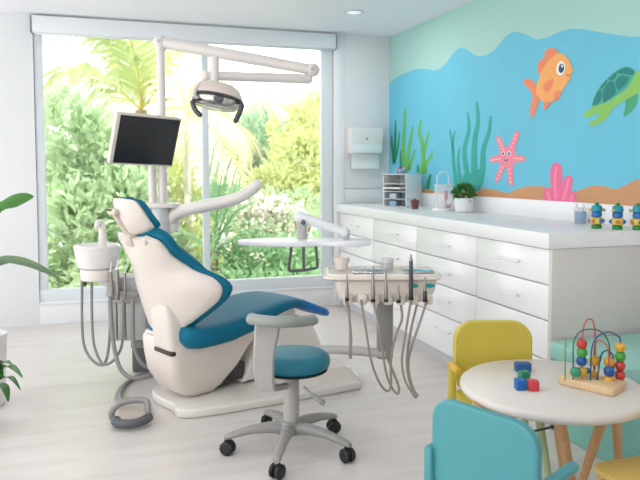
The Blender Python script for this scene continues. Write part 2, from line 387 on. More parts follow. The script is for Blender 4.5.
# fish
K = lambda pts: S(pts, 500, 40, 4.571)
m = MB(); decal(m, K([(255, 60), (290, 65), (320, 95), (330, 125), (339, 138), (330, 148), (325, 172), (300, 210), (275, 250), (240, 280), (205, 285), (178, 262), (166, 225), (180, 180), (195, 130), (220, 85)]), 4, 4)
fi = mp('painted_fish', m, paint('fish orange', (246, 172, 98), .06), mur)
m = MB(); decal(m, K([(108, 186), (122, 178), (145, 182), (166, 205), (172, 235), (180, 265), (172, 305), (152, 350), (142, 352), (140, 310), (150, 262), (138, 228), (115, 205)]), 3, 4)
mp('tail', m, paint('fin coral', (238, 138, 98), .08), fi)
m = MB(); decal(m, K([(176, 150), (173, 125), (182, 98), (205, 78), (208, 52), (235, 37), (262, 45), (262, 64), (225, 92), (200, 130), (188, 152)]), 5, 4)
decal(m, K([(250, 242), (280, 232), (276, 260), (250, 280)]), 5, 4); decal(m, K([(206, 284), (234, 284), (216, 312), (203, 318)]), 5, 4)
decal(m, K([(202, 210), (225, 185), (245, 178), (243, 205), (225, 237), (206, 232)]), 6, 4)
mp('fins', m, paint('fin coral', (238, 138, 98)), fi)
m = MB(); ell(m, *K([(281, 130)])[0], 4.3, 7.2, 6, .12); mp('eye', m, paint('white', (240, 240, 240)), fi)
m = MB(); ell(m, *K([(284, 130)])[0], 2.7, 4.6, 7, .12); mp('iris', m, paint('navy', (40, 66, 104)), fi)
m = MB(); ell(m, *K([(288, 120)])[0], .9, 1.3, 8); mp('eye_glint', m, paint('white', (240, 240, 240)), fi)
m = MB(); strip(m, K([(306, 158), (316, 164), (326, 158)]), .8, 6); mp('mouth', m, paint('brown', (170, 90, 60)), fi)
# turtle
K = lambda pts: S(pts, 570, 60, 6.857)
m = MB(); decal(m, K([(158, 318), (250, 292), (330, 240), (400, 185), (440, 95), (520, 60), (560, 90), (555, 150), (490, 215), (420, 255), (370, 280), (300, 330), (260, 390), (215, 430), (150, 455), (130, 445), (140, 425), (190, 395), (200, 375), (175, 372), (140, 388), (105, 392), (95, 380), (110, 355), (150, 330)]), 3, 4)
tu = mp('painted_turtle', m, paint('turtle green', (136, 194, 96), .08), mur)
m = MB(); decal(m, K([(385, 262), (430, 250), (462, 225), (465, 270), (445, 325), (400, 375), (372, 386), (370, 370), (382, 320)]), 2, 4); mp('flipper', m, paint('flipper green', (70, 164, 116)), tu)
m = MB(); decal(m, K([(155, 318), (168, 260), (200, 195), (250, 135), (330, 68), (385, 46), (430, 60), (447, 85), (440, 110), (400, 175), (330, 235), (250, 288), (200, 308)]), 4, 4)
sh = mp('shell', m, paint('shell rim green', (64, 170, 146)), tu)
m = MB()
for q in ([(160, 310), (172, 262), (195, 215), (215, 205), (222, 240), (212, 285), (190, 303)], [(235, 285), (230, 220), (262, 160), (300, 148), (318, 200), (312, 235), (270, 268)], [(330, 205), (318, 150), (345, 112), (385, 108), (408, 120), (392, 160), (355, 195)], [(335, 92), (330, 78), (385, 52), (425, 64), (440, 85), (425, 105), (385, 95)], [(272, 128), (320, 85), (325, 98), (310, 128), (278, 140)], [(212, 190), (255, 138), (258, 150), (228, 192)]): decal(m, K(q), 5, 3)
mp('shell_plates', m, paint('shell teal', (28, 126, 124), .1), sh)

# ------------------------------------------------------------------ things on the worktop
p = atZ(404, 208, ZT); o = Vector((2.32, 5.18, ZT))
def onw(px_, py): return atZ(px_, py, ZT)
# organiser box
a0, a1, a2 = onw(383, 204.5), onw(406, 207.5), onw(426, 205.5)
og = thing('drawer_organizer', 'white plastic organizer with open shelves in the corner by the window', 'organizer', (a1.x, a1.y, ZT))
hz = Vector((0, 0, .28))
def pbox(o, e1, e2, e3, b=0):
    mb = MB(); c = [o, o+e1, o+e1+e2, o+e2]; mb.add(c+[q+e3 for q in c], [(0, 1, 2, 3), (4, 5, 6, 7), (0, 1, 5, 4), (1, 2, 6, 5), (2, 3, 7, 6), (3, 0, 4, 7)]); return mb
n1 = (-_r*.77+_f0*.64).normalized(); n2 = (_r*.64+_f0*.77).normalized(); W1 = .235; hx = n1*W1; hy = n2*.25
OW = mat('organizer white', (238, 238, 238), .4)
z1 = Vector((0, 0, 1))
for f in (0, 1): part('side_panel', pbox(a1+hx*f-n1*.006*f, n1*.006, hy, hz), OW, og, world=True)
part('back_panel', pbox(a1+hy, hx, n2*.005, hz), OW, og, world=True)
part('top_panel', pbox(a1+hz, hx, hy, z1*.006), OW, og, world=True)
for k in range(4):
    part('shelf', pbox(a1+z1*(.001+.0655*k), hx, hy, z1*.005), OW, og, world=True)
part('tray', pbox(a1-n2*.05+z1*.158+n1*.03, n1*.175, n2*.2, z1*.012), OW, og, 'pulled out white tray', world=True)
for k, (s, z, c) in enumerate(((.02, .2035, (40, 80, 96)), (.02, .0725, (30, 92, 110)), (.02, .007, (70, 84, 110)), (.12, .007, (150, 190, 210)), (.12, .0725, (190, 205, 215)))):
    q = a1+n1*s+n2*(.03 if k else .16)+z1*z
    single('supply_pack', pbox(q, n1*(.045 if k < 3 else .07), n2*(.07 if k else .05), z1*.045), mat('supply %d' % k, c, .5), ['small dark teal pack on the top shelf of the white organizer', 'dark teal pack on the middle shelf of the white organizer', 'slate blue pack at the bottom right of the white organizer', 'pale blue pack on the bottom shelf of the white organizer', 'pale grey pack on the middle shelf of the white organizer'][k], 'pack', 'packs in the organizer', base=q)
q = a1+hx*.5+hy*.4+z1*.287; t = thing('trinket', 'small purple and grey ornament on top of the white organizer', 'ornament', q)
m = MB(); 
for k in range(6): m.ball(Vector((.028*math.cos(k*1.05), .028*math.sin(k*1.05), .022+.012*(k % 2))), (.022, .022, .022), 10, 6)
part('beads', m, mat('trinket grey', (150, 160, 180), .3), t); part('topper', MB().ball((0, 0, .055), (.022, .022, .018), 10, 6), mat('trinket purple', (110, 88, 130), .3), t)
q = onw(415, 209)+z1*0; t = thing('berry_bowl', 'little dark red bowl of berries in front of the white organizer', 'bowl', q)
part('cup', MB().lathe([(.024, 0), (.03, .004), (.026, .012), (.034, .05), (.04, .055), (.03, .05)], n=16), mat('bowl brown', (120, 66, 62), .3), t)
m = MB()
for k in range(7): m.ball((.026*math.cos(k*.9), .026*math.sin(k*.9), .062), .014, 8, 6)
m.ball((0, 0, .07), .016, 8, 6); part('berries', m, mat('berry red', (126, 50, 52), .3), t)
# clear carousel
q = onw(444, 210.5); t = thing('acrylic_caddy', 'clear acrylic caddy with a looped handle holding pink and red bits', 'caddy', q); R0 = .078
part('base', MB().lathe([(R0+.012, 0), (R0+.014, .01), (R0+.006, .02), (.002, .02)], n=28), OW, t)
part('canister', MB().lathe([(R0, .02), (R0, .20), (R0-.006, .2), (R0-.006, .024)], n=28, caps=False), ACRYL, t)
m = MB(); m.lathe([(R0+.002, .197), (R0+.004, .2), (R0+.002, .204)], n=28, caps=False)
part('rim', m, mat('caddy rim', (228, 230, 232), .3), t)
m = MB()
for k in range(4): a = k*PI/2+.3; m.tube([(R0*math.cos(a), R0*math.sin(a), .02), (R0*math.cos(a), R0*math.sin(a), .2)], .004, 6)
part('posts', m, mat('caddy rim', (0, 0, 0)), t)
m = MB(); m.tube(catmull([(-.05, .02, .2), (-.048, .02, .26), (-.025, .02, .295), (0, .02, .303), (.025, .02, .295), (.048, .02, .26), (.05, .02, .2)], 4), .006, 8); part('handle', m, mat('caddy rim', (0, 0, 0)), t)
for (x, y, z, h, c, l) in ((.005, -.02, .09, .07, (222, 110, 140), 'pink sachet standing in the clear caddy'), (.012, -.04, .021, .028, (196, 84, 88), 'red cube on the floor of the clear caddy, left'), (.05, .0, .021, .028, (150, 70, 90), 'plum cube on the floor of the clear caddy, right')):
    mb = MB().box((0, 0, h/2), (.026, .022, h), .004)
    if z > .05: mb.box((0, 0, -.034), (.01, .01, .07), .002)
    single('caddy_content', mb, mat('bit'+l, c, .5), l, 'trinket', None).location = q+Vector((x, y, z))
# small potted plant
def leaf_mesh(n, cen, rad, size, up=.3, thin=.42, bias=None):
    """n small folded leaves scattered through an ellipsoid shell"""
    d = RNG.normal(size=(n, 3)); d /= np.linalg.norm(d, axis=1)[:, None]
    rr = RNG.uniform(.35, 1, n)[:, None]**.5
    p = np.array(cen)+d*rr*np.array(rad)
    return leaves_at(p, d+np.array([0, 0, up]), size, thin)
def leaves_at(p, dirs, size, thin=.42, droop=.15):
    n = len(p); a = dirs+RNG.normal(size=(n, 3))*.55; a /= np.linalg.norm(a, axis=1)[:, None]
    s = np.cross(a, RNG.normal(size=(n, 3))); s /= np.linalg.norm(s, axis=1)[:, None]
    nn = np.cross(a, s); L = size*RNG.uniform(.65, 1.25, n)[:, None]; w = L*thin/2
    v0 = p; v1 = p+a*L*.45+s*w+nn*w*.35; v2 = p+a*L-nn*L*droop; v3 = p+a*L*.45-s*w+nn*w*.35; v4 = p+a*L*.5
    V = np.stack([v0, v1, v2, v3, v4], 1).reshape(-1, 3); b = np.arange(n)[:, None]*5
    F = np.concatenate([b+np.array([0, 1, 4]), b+np.array([1, 2, 4]), b+np.array([0, 4, 3]), b+np.array([4, 2, 3])])
    return V, F
def fol(name, V, F, m, parent=None, world=False):
    if world and parent is not None:
        inv = np.array(WM[parent.name].inverted()); V = V@inv[:3, :3].T+inv[:3, 3]
    me = bpy.data.meshes.new(name); me.from_pydata(V.tolist(), [], F.tolist()); me.update(); me.materials.append(m)
    o = bpy.data.objects.new(name, me); COL.objects.link(o)
    if parent is not None: o.parent = parent; WM[o.name] = WM[parent.name]
    return o
q = onw(467.5, 212.5); q = q+Vector((0, .05, 0)); t = thing('potted_plant', 'small bushy green plant in a round white pot on the worktop', 'plant', q)
part('pot', MB().lathe([(.058, 0), (.066, .006), (.074, .1), (.074, .108), (.066, .108), (.064, .09), (.002, .09)], n=28), mat('pot white', (236, 236, 234), .35), t)
V, F = leaf_mesh(330, (0, 0, .14), (.072, .072, .055), .042, .5)
fol('foliage', V, F, mat('herb green', (72, 132, 60), .5, var=.4, scale=20, transl=.3), t)
# blue cup and toys
q = atZ(583, 223.5, ZT); q.x -= .02; t = thing('brush_cup', 'clear cup of blue liquid with sticks, left of the three toys', 'cup', q)
part('cup', MB().lathe([(.03, 0), (.033, .004), (.037, .095), (.035, .095), (.031, .006), (.001, .006)], n=24), ACRYL, t)
part('filling', MB().lathe([(.029, .007), (.034, .072), (.001, .072)], n=24), mat('cup blue', (74, 154, 204), .4), t)
for a in (.4, 2.0, 3.3, 5): part('stick', MB().tube([(.012*math.cos(a), .012*math.sin(a), .07), (.03*math.cos(a), .03*math.sin(a), .118)], .003, 6), mat('stick white', (220, 225, 230), .4), t)
TB = mat('toy turquoise', (24, 150, 170), .4); TG = mat('toy green', (40, 140, 74), .4); TBL = mat('toy blue', (38, 108, 186), .4); TY = mat('toy yellow', (214, 192, 84), .4); TO = mat('toy orange', (216, 116, 66), .4)
def toy():
    t = thing('stacking_toy', 'x', 'toy', (0, 0, ZT), group='stacked toy figures on the worktop')
    part('base', MB().lathe([(.024, 0), (.026, .004), (.026, .018), (.018, .022)], n=20), TG, t)
    m = MB().lathe([(.018, .02), (.032, .028), (.034, .045), (.03, .058), (.016, .062)], n=20); part('barrel', m, TY, t)
    for k in range(5):
        a = k*2*PI/5; part('bead', MB().ball((.033*math.cos(a), .033*math.sin(a), .042), .011, 10, 8), TO if k % 2 else TBL, t)
    part('middle_block', MB().lathe([(.016, .06), (.026, .066), (.026, .088), (.02, .092)], n=20), TBL, t)
    part('top_block', MB().lathe([(.02, .09), (.028, .095), (.026, .122), (.012, .128)], n=20), TB, t)
    m = MB()
    for k in range(2): m.tube([(.0, 0, .1), ((-1)**k*.036, 0, .1)], .006, 8); m.ball(((-1)**k*.038, 0, .1), .009, 10, 6)
    part('arms', m, TY, t); part('topknot', MB().ball((0, 0, .132), (.012, .012, .01), 10, 6), TG, t); return t
toys = [toy()]; toys.append(copy_tree(toys[0])); toys.append(copy_tree(toys[0]))
for t, (x, y), l, rz in zip(toys, ((598, 228.6), (619, 229.6), (639.5, 230.2)), ('stacked turquoise and green toy right beside the blue cup', 'stacked turquoise toy standing between two alike ones', 'stacked turquoise toy farthest from the blue cup'), (-.3, .2, -.7)):
    t.location = atZ(x, y, ZT)+Vector((0, .012, 0)); t.rotation_euler.z = rz; t['label'] = l

# paper towel dispenser
c0 = atY(346, 128, YB); c1 = atY(378, 168, YB)
t = thing('towel_dispenser', 'white paper towel dispenser on the back wall beside the mural', 'dispenser', (c0.x+.16, YB-.012, 1.33))
part('housing', wb((c0.x, YB-.13, 1.463), (c1.x, YB-.013, c0.z), .012), mat('dispenser white', (226, 226, 224), .35), t, world=True)
part('window_band', wb((c0.x+.012, YB-.137, 1.475), (c1.x-.012, YB-.12, 1.548), .004), mat('dispenser pale', (226, 236, 240), .3), t, 'pale clear band', world=True)
part('lock', MB().cyl(((c0.x+c1.x)/2, YB-.128, 1.605), ((c0.x+c1.x)/2, YB-.134, 1.605), .009, 12), DGREY, t, world=True)
part('paper', wb((c0.x+.03, YB-.07, 1.32), (c1.x-.015, YB-.06, 1.468), .002), mat('paper white', (236, 238, 238), .8), t, world=True)

# ------------------------------------------------------------------ dental chair
CB = Vector((.279, 3.696, 0)); CYAW = math.radians(25)
ch = thing('dental_chair', 'reclining dental chair with teal cushions and ivory shell on a white floor base', 'dental chair', CB, CYAW)
def rows(out, spine, q_, n=8):
    """cupped sheet: every row runs from the left edge over the spine to the right edge"""
    R = []
    for (t, u, z), (us, zs) in zip(out, spine):
        pts = []
        for k in range(-n, n+1):
            s = abs(k)/n*q_; sg = 1 if k >= 0 else -1
            P0 = Vector((us, 0, zs)); P2 = Vector((u, sg*t, z)); P1 = Vector((us+CUP*(u-us), sg*t*.66, zs+(z-zs)*.55))
            pts.append(P0*(1-s)**2 + P1*(2*s*(1-s)) + P2*(s*s))
        R.append(pts)
    return R
CUP = .06
def sheet(out, spine, layers):
    """closed body from several offset sheets: layers = [(offset along the surface normal, edge stretch)] back to front"""
    L = []
    for o, q in layers:
        G_ = rows(out, spine, q); R = []; a, b = len(G_), len(G_[0])
        for i in range(a):
            row = []
            for k in range(b):
                du_ = G_[min(i+1, a-1)][k]-G_[max(i-1, 0)][k]; dk = G_[i][min(k+1, b-1)]-G_[i][max(k-1, 0)]
                nn = dk.cross(du_); nn = nn.normalized() if nn.length > 1e-9 else Vector((1, 0, 0))
                if nn.x < 0 and abs(nn.x) > .15 or (abs(nn.x) <= .15 and nn.y*G_[i][k].y > 0): nn = -nn
                row.append(G_[i][k]+nn*o)
            R.append(row)
        L.append(R)
    rings = []
    for i in range(len(out)):
        ring = list(L[0][i])
        for l in L[1:-1]: ring.append(l[i][-1])
        ring += list(L[-1][i][::-1])
        for l in L[1:-1][::-1]: ring.append(l[i][0])
        rings.append(ring)
    mb = MB().loft(rings, True, False); b = len(L[0][0]); e = len(L)-2; n_ = len(rings[0])
    for o in (0, (len(rings)-1)*n_):                               # close top and bottom with quads between back and front sheet
        for k in range(b-1): mb.f.append((o+k, o+k+1, o+b+e+(b-2-k), o+b+e+(b-1-k)))
        mb.f.append((o+b-1,)+tuple(o+b+q for q in range(e))+(o+b+e,)); mb.f.append((o+b+e+b-1,)+tuple(o+2*b+e+q for q in range(e))+(o,))
    return mb
def smooth3(seq, n=3): return [tuple(v) for v in catmull(seq, n)]
out = smooth3([(t, u, z) for t, u, z in ((-.155, -.19, .945), (-.212, -.165, .938), (-.232, -.125, .90), (-.238, -.08, .848), (-.28, .01, .79), (-.35, .085, .752), (-.388, .118, .693), (-.362, .112, .622), (-.285, .06, .545), (-.215, .022, .486), (-.16, -.012, .455), (-.11, -.03, .44))])
k = len(out)
spine = [(-.205+.155*(i/(k-1)), .95-(.95-.43)*i/(k-1)) for i in range(k)]
part('back_shell', sheet(out, spine, [(0, .97), (.008, 1.0), (.026, 1.0), (.03, .97)]), IVORY, ch, ang=60)
def grow(o, d):
    """the outline pushed outwards by d in its own plane"""
    R = []
    for i, (t, u, z) in enumerate(o):
        a = o[max(i-1, 0)]; b = o[min(i+1, len(o)-1)]; dx, dz = -(b[0]-a[0]), b[2]-a[2]; l = math.hypot(dx, dz) or 1
        R.append((t-d*abs(dz)/l, u+d*.35*abs(dz)/l, z+d*(-dx/l if dz < 0 else dx/l)*-1))
    return R
go = grow(out, .024)
part('backrest', sheet(go, spine, [(.031, .98), (.036, 1.04), (.055, 1.065), (.08, 1.045), (.094, .98)]), TEAL, ch, 'teal backrest cushion', ang=60)
hout = smooth3([(-.08, -.24, 1.158), (-.11, -.222, 1.15), (-.132, -.19, 1.10), (-.142, -.155, 1.04), (-.135, -.128, 1.00), (-.10, -.13, .978), (-.07, -.14, .972)]); k = len(hout)
hsp = [(-.27+.065*(i/(k-1))**2, 1.162-.19*i/(k-1)) for i in range(k)]
part('headrest_shell', sheet(hout, hsp, [(0, .97), (.008, 1), (.026, 1), (.03, .97)]), IVORY, ch, ang=60)
part('headrest', sheet(grow(hout, .016), hsp, [(.031, .98), (.036, 1.06), (.054, 1.09), (.076, 1.06), (.088, .97)]), TEAL, ch, 'teal headrest pad', ang=60)
m = MB().box((-.185, 0, .945), (.06, .075, .075), .014, Matrix.Rotation(-.3, 4, 'Y')); m.tube([(-.205, 0, .97), (-.25, .012, 1.04), (-.275, .02, 1.085)], [.018, .014, .013], 10)
m.box((-.272, .03, 1.09), (.03, .09, .03), .008); hb = part('headrest_bracket', m, mat('bracket ivory', (206, 192, 180), .3), ch)
part('lever_slot', MB().box((-.286, .05, 1.10), (.012, .06, .008), .002), BLACK, hb)
def srect(u0, u1, t, z, r, n=5): return [Vector(((u0+u1)/2+x, y, z)) for x, y in rrect(u1-u0, 2*t, r, n)]
m = MB().loft([[p+Vector((0, -.085, 0)) for p in srect(*q)] for q in ((-.07, .06, .10, .362, .03), (-.075, .06, .10, .42, .03), (-.085, .03, .098, .50, .03), (-.09, .0, .09, .555, .03), (-.088, -.03, .07, .595, .025))])
part('back_hinge', m, IVORY, ch, ang=50)
m = MB().loft([srect(.08, .26, .11, .055, .05), srect(.01, .30, .14, .095, .06), srect(-.04, .39, .165, .19, .05), srect(-.055, .47, .18, .30, .05), srect(-.055, .56, .19, .375, .05), srect(-.03, .62, .19, .41, .05)])
bd = part('body', m, IVORY, ch, ang=50)
part('slot', MB().box((-.05, -.085, .335), (.03, .185, .022), .004), mat('slot brown', (70, 58, 52), .5), bd)
# seat cushion
def ssec(u, t, z0, z1, n=20):
    c = (z0+z1)/2; h = (z1-z0)/2; o = []
    for j in range(n):
        a = 2*PI*j/n; ca, sa = math.cos(a), math.sin(a)
        o.append(Vector((u, t*math.copysign(abs(ca)**.42, ca), c+h*math.copysign(abs(sa)**.55, sa))))
    return o
prof = [(-.02, .19, .41, .45), (-.01, .235, .385, .475), (.02, .26, .355, .485), (.08, .275, .345, .478), (.15, .277, .345, .474), (.28, .272, .352, .476), (.42, .26, .378, .494), (.55, .25, .42, .515), (.68, .235, .455, .53), (.78, .222, .468, .527), (.85, .21, .46, .508), (.865, .19, .465, .495)]
P_ = [Vector(p) for p in [(a, b, c) for a, b, c, d in prof]]
part('seat', MB().loft([[q+Vector((0, -.03*max(0, 1-max(p[0], 0)/.6), 0)) for q in ssec(p[0], p[1]-.025*max(0, 1-max(p[0], 0)/.5), p[2], p[3])] for p in prof]), TEAL, ch, 'teal seat cushion', ang=70)
lr = [(.845, .175, .455, .505), (.87, .195, .445, .507), (.95, .185, .415, .472), (1.05, .17, .375, .432), (1.10, .155, .355, .412), (1.115, .12, .36, .40)]
part('leg_rest', MB().loft([ssec(*p) for p in lr]), BLUE, ch, 'brighter blue leg rest', ang=70)
m = MB(); m.loft([[Vector((u, t, z)) for t in (-.12, .12) for z in ((a, b) if t < 0 else (b, a))] for u, a, b in ((-.06, .36, .40), (.3, .335, .36), (.6, .36, .43), (.84, .40, .455))], True, True)
part('seat_frame', m, IVORY2, ch)
m = MB(); M = Matrix.Translation((0, .13, 0)) @ Matrix.Rotation(PI/2, 4, 'X')
m.prism([(.44, .06), (.57, .37), (.92, .38), (1.0, .32), (1.06, .2), (1.1, .06)], .26, M, .03, 3)
part('pedestal', m, IVORY2, ch, ang=50)
part('pedestal_recess', MB().box((.34, 0, .13), (.26, .2, .1), .01), mat('recess dark', (70, 66, 64), .6), ch)
poly = [(.43, 3.455), (1.30, 3.60), (1.415, 3.66), (1.40, 3.95), (.62, 4.0), (.27, 3.92), (.215, 3.80), (.30, 3.60)]
ps = catmull([Vector((x, y, 0)) for x, y in poly], 5, True)
b = MB(); b.prism([(p.x, p.y) for p in ps], .05, None, .014, 3)
fb = part('floor_base', b, mat('base white', (226, 221, 214), .22, var=.02, coat=.3), ch, world=True)
m = MB(); lo = [(.93, 3.60), (1.42, 3.66), (1.42, 3.98), (.93, 3.96)]; hi = [(1.0, 3.68), (1.35, 3.72), (1.36, 3.95), (1.0, 3.94)]
m.loft([[Vector((x, y, .03)) for x, y in lo], [Vector((x, y, .05)) for x, y in lo], [Vector((x, y, .115)) for x, y in hi]])
part('base_cover', m, IVORY, ch, world=True)

# ------------------------------------------------------------------ unit column with curved arm
cp = atD(163, 300, 4.25); cx, cy = cp.x, cp.y
col = thing('equipment_pole', 'white dental unit pole behind the chair with a curved arm reaching right', 'equipment pole', (cx, cy, 0))
zf = atD(163, 203, 4.25).z
part('floor_foot', MB().box((cx, cy, .03), (.125, .125, .06), .01), GREYL, col, world=True)
part('lower_post', MB().lathe([(.06, .05), (.06, zf-.02)], (cx, cy, 0), 28), mat('column grey white', (205, 205, 204), .25, coat=.2), col, world=True)
m = MB(); a = atD(146, 203, 4.2); b = atD(180, 203, 4.25); m.prism(rrect(.235, .17, .05), .028, Matrix.Translation((cx, cy, zf-.026)) @ Matrix.Rotation(-TH, 4, 'Z'), .006)
part('flange', m, IVORY2, col, world=True)
m = MB(); q = [atD(x, y, d) for x, y, d in ((172, 222, 4.25), (174, 216, 4.22), (182, 211, 4.18), (200, 207, 4.1), (224, 202, 4.02), (240, 197, 3.97), (251, 190, 3.93), (257, 185, 3.9))]
qs = catmull(q, 5); m.tube(qs, [.044-.012*i/(len(qs)-1) for i in range(len(qs))], 16); m.ball(qs[-1], .032, 14, 8); part('curved_arm', m, IVORY2, col, world=True)
part('arm_socket', MB().cyl(atD(172, 232, 4.25), atD(172, 213, 4.25), .045, 20, .006), IVORY2, col, world=True)

# light pole, arms and lamp
lp = atD(163, 202, 4.22); top = atD(162.5, 47, 4.22)
lt = thing('dental_light', 'white dental operating light on a jointed arm over the chair', 'dental light', (lp.x, lp.y, zf+.002))
x0, y0 = lp.x, lp.y
PW = mat('arm white', (228, 221, 216), .3, var=.015, coat=.2)
part('pole', MB().lathe([(.029, zf+.003), (.029, zf+.35), (.026, zf+.36), (.026, top.z)], (x0, y0, 0), 20), PW, lt, world=True)
e1 = Vector((x0, y0, top.z+.02)); e2 = atD(313, 70, 4.1)
m = MB().ball(e1, (.045, .045, .045), 18, 12); m.cyl(e1-Vector((0, 0, .05)), e1, .034, 18); part('top_joint', m, PW, lt, world=True)
m = MB(); m.tube([e1, e1.lerp(e2, .5), e2], [.036, .036, .032], 16); m.ball(e2, .042, 18, 12); ua = part('upper_arm', m, PW, lt, world=True)
m = MB(); d = (atD(320, 70, 4.05)-e2)
for c in (e1, e2): m.cyl(c-_f0*.046, c-_f0*.04, .014, 12)
part('pivot_cap', m, GREYL, ua, world=True)
e3 = atD(308, 79, 4.1); e4 = atD(206, 75.5, 3.9)
m = MB(); m.tube([e3, e4], [.03, .027], 16); m.ball(e3, .03, 14, 10); m.ball(e4, .03, 14, 10); m.cyl(e2.lerp(e3, .1), e3, .02, 12); part('lower_arm', m, PW, lt, world=True)
h0 = atD(214.5, 57, 3.9); h1 = atD(214.5, 86, 3.9)
part('head_spindle', MB().cyl(h1, h0, .027, 18, .004), PW, lt, world=True)
hc = atD(217.5, 97, 3.86)
hd = MB(); RM = Matrix.Translation(hc) @ Matrix.Rotation(-TH, 4, 'Z') @ Matrix.Rotation(math.radians(10), 4, 'Y') @ Matrix.Rotation(math.radians(-15), 4, 'X') @ Matrix.Scale(1.1, 4)
def tr(mb, M): mb.v = [M @ v for v in mb.v]; return mb
dome = MB().loft([[Vector((s*.13*math.cos(a), s*.085*math.sin(a), z)) for a in np.linspace(0, 2*PI, 28, endpoint=False)] for s, z in ((1.0, -.012), (1.02, .0), (.98, .02), (.86, .045), (.62, .065), (.3, .075), (.02, .078))])
part('lamp_housing', tr(dome, RM), mat('lamp housing', (222, 206, 198), .3, coat=.3), lt, world=True, ang=60)
rimm = MB().loft([[Vector((s*.134*math.cos(a), s*.088*math.sin(a), z)) for a in np.linspace(0, 2*PI, 28, endpoint=False)] for s, z in ((.97, -.004), (1.03, -.006), (1.03, -.018), (.97, -.022))], True, False)
part('rim_band', tr(rimm, RM), DSTEEL, lt, world=True)
lens = MB().loft([[Vector((s*.128*math.cos(a), s*.082*math.sin(a), z)) for a in np.linspace(0, 2*PI, 28, endpoint=False)] for s, z in ((1, -.014), (.99, -.04), (.85, -.056), (.5, -.064), (.02, -.066))])
ln = part('reflector', tr(lens, RM), mat('reflector', (196, 194, 184), .12, metal=.7, var=.1), lt, world=True, ang=60)
part('bulb_shield', tr(MB().ball((.02, -.07, -.036), (.03, .022, .02), 14, 8), RM), DGREY, ln, world=True)
for s in (-1, 1):
    m = MB(); p0 = RM @ Vector((s*.125, -.02, -.008)); 
    if s < 0: pth = [atD(203, 98, 3.8), atD(196, 100, 3.77), atD(192.5, 101, 3.76), atD(193.5, 106, 3.76), atD(196, 111, 3.76), atD(200, 115, 3.76)]
    else: pth = [atD(237, 103, 3.82), atD(241, 103, 3.78), atD(242, 104, 3.77), atD(240.5, 110, 3.77), atD(238, 116, 3.77), atD(235.5, 121, 3.77)]
    qs = catmull([p0]+pth, 4); m.tube(qs, [.009 if i < len(qs)*.5 else .015 for i in range(len(qs))], 10); m.ball(qs[-1], .014, 10, 8); part('handle', m, DSTEEL, lt, world=True)
m = MB(); m.tube(catmull([atD(206, 82, 3.86), atD(200, 84, 3.84), atD(195, 90, 3.8), atD(193.5, 98, 3.77)], 5), .014, 10); part('yoke', m, PW, lt, world=True)

# monitor on its own short post
mc = atD(146.05, 141.1, 3.95)
MM = Matrix.Translation(mc) @ Matrix.Rotation(.403, 4, 'Z') @ Matrix.Rotation(.038, 4, 'Y') @ Matrix.Rotation(.356, 4, 'X')
mo = thing('monitor', 'black screen monitor in a pale frame mounted beside the light pole', 'monitor', (lp.x-.06, lp.y-.005, zf+.002))
w, h = .41, .41*.76
BZ = mat('monitor bezel', (214, 206, 196), .35)
m = MB().box((0, .02, 0), (w, .045, h), .008); fr = part('frame', tr(m, MM), BZ, mo, world=True)
part('screen', tr(MB().box((.006, -.003, .002), (w-.03, .006, h-.022), .001), MM), DSCREEN, fr, world=True)
m = MB(); pz = MM @ Vector((0, .05, -.02)); base = Vector((lp.x-.063, lp.y-.004, zf+.003))
m.cyl(base, Vector((base.x, base.y, pz.z)), .024, 16); m.tube([Vector((base.x, base.y, pz.z-.02)), pz], .022, 12); m.ball((base.x, base.y, pz.z-.01), .03, 12, 8)
part('mounting_post', m, PW, mo, world=True)
part('back_plate', tr(MB().box((0, .05, -.02), (.12, .02, .12), .004), MM), GREYL, mo, world=True)

# ------------------------------------------------------------------ cuspidor unit
cc = atD(97.5, 262, 4.1); ux, uy = cc.x, cc.y
zb = lambda y, D=4.1: atD(97, y, D).z
sp = thing('spittoon', 'white spittoon bowl with a curved tap left of the dental chair', 'spittoon', (ux, uy, 0))
r1 = .137
m = MB().lathe([(.09, zb(269)), (.118, zb(266)), (.128, zb(258)), (r1, zb(249)), (r1+.004, zb(246)), (r1-.004, zb(244.5)), (r1-.014, zb(246)), (.1, zb(252)), (.03, zb(257)), (.001, zb(257))], (ux, uy, 0), 36)
bw = part('bowl', m, mat('bowl ceramic', (233, 230, 228), .15, var=.01, coat=.4), sp, world=True)
part('drain', MB().lathe([(.022, zb(256.6)), (.02, zb(255.8)), (.001, zb(255.8))], (ux, uy, 0), 16), CHROME, bw, world=True)
m = MB().lathe([(.09, zb(280)), (.1, zb(279)), (.104, zb(270)), (.1, zb(268.5))], (ux, uy, 0), 32)
part('bowl_base', m, IVORY2, sp, world=True)
tp_ = [atD(102.5, 250, 4.13), atD(102.5, 235, 4.13), atD(102, 226, 4.13), atD(100, 222.5, 4.12), atD(97.5, 224, 4.1), atD(97, 228, 4.09)]
qs = catmull(tp_, 5); m = MB(); m.tube(qs, [.026-.009*i/(len(qs)-1) for i in range(len(qs))], 14); part('tap', m, IVORY2, sp, world=True)
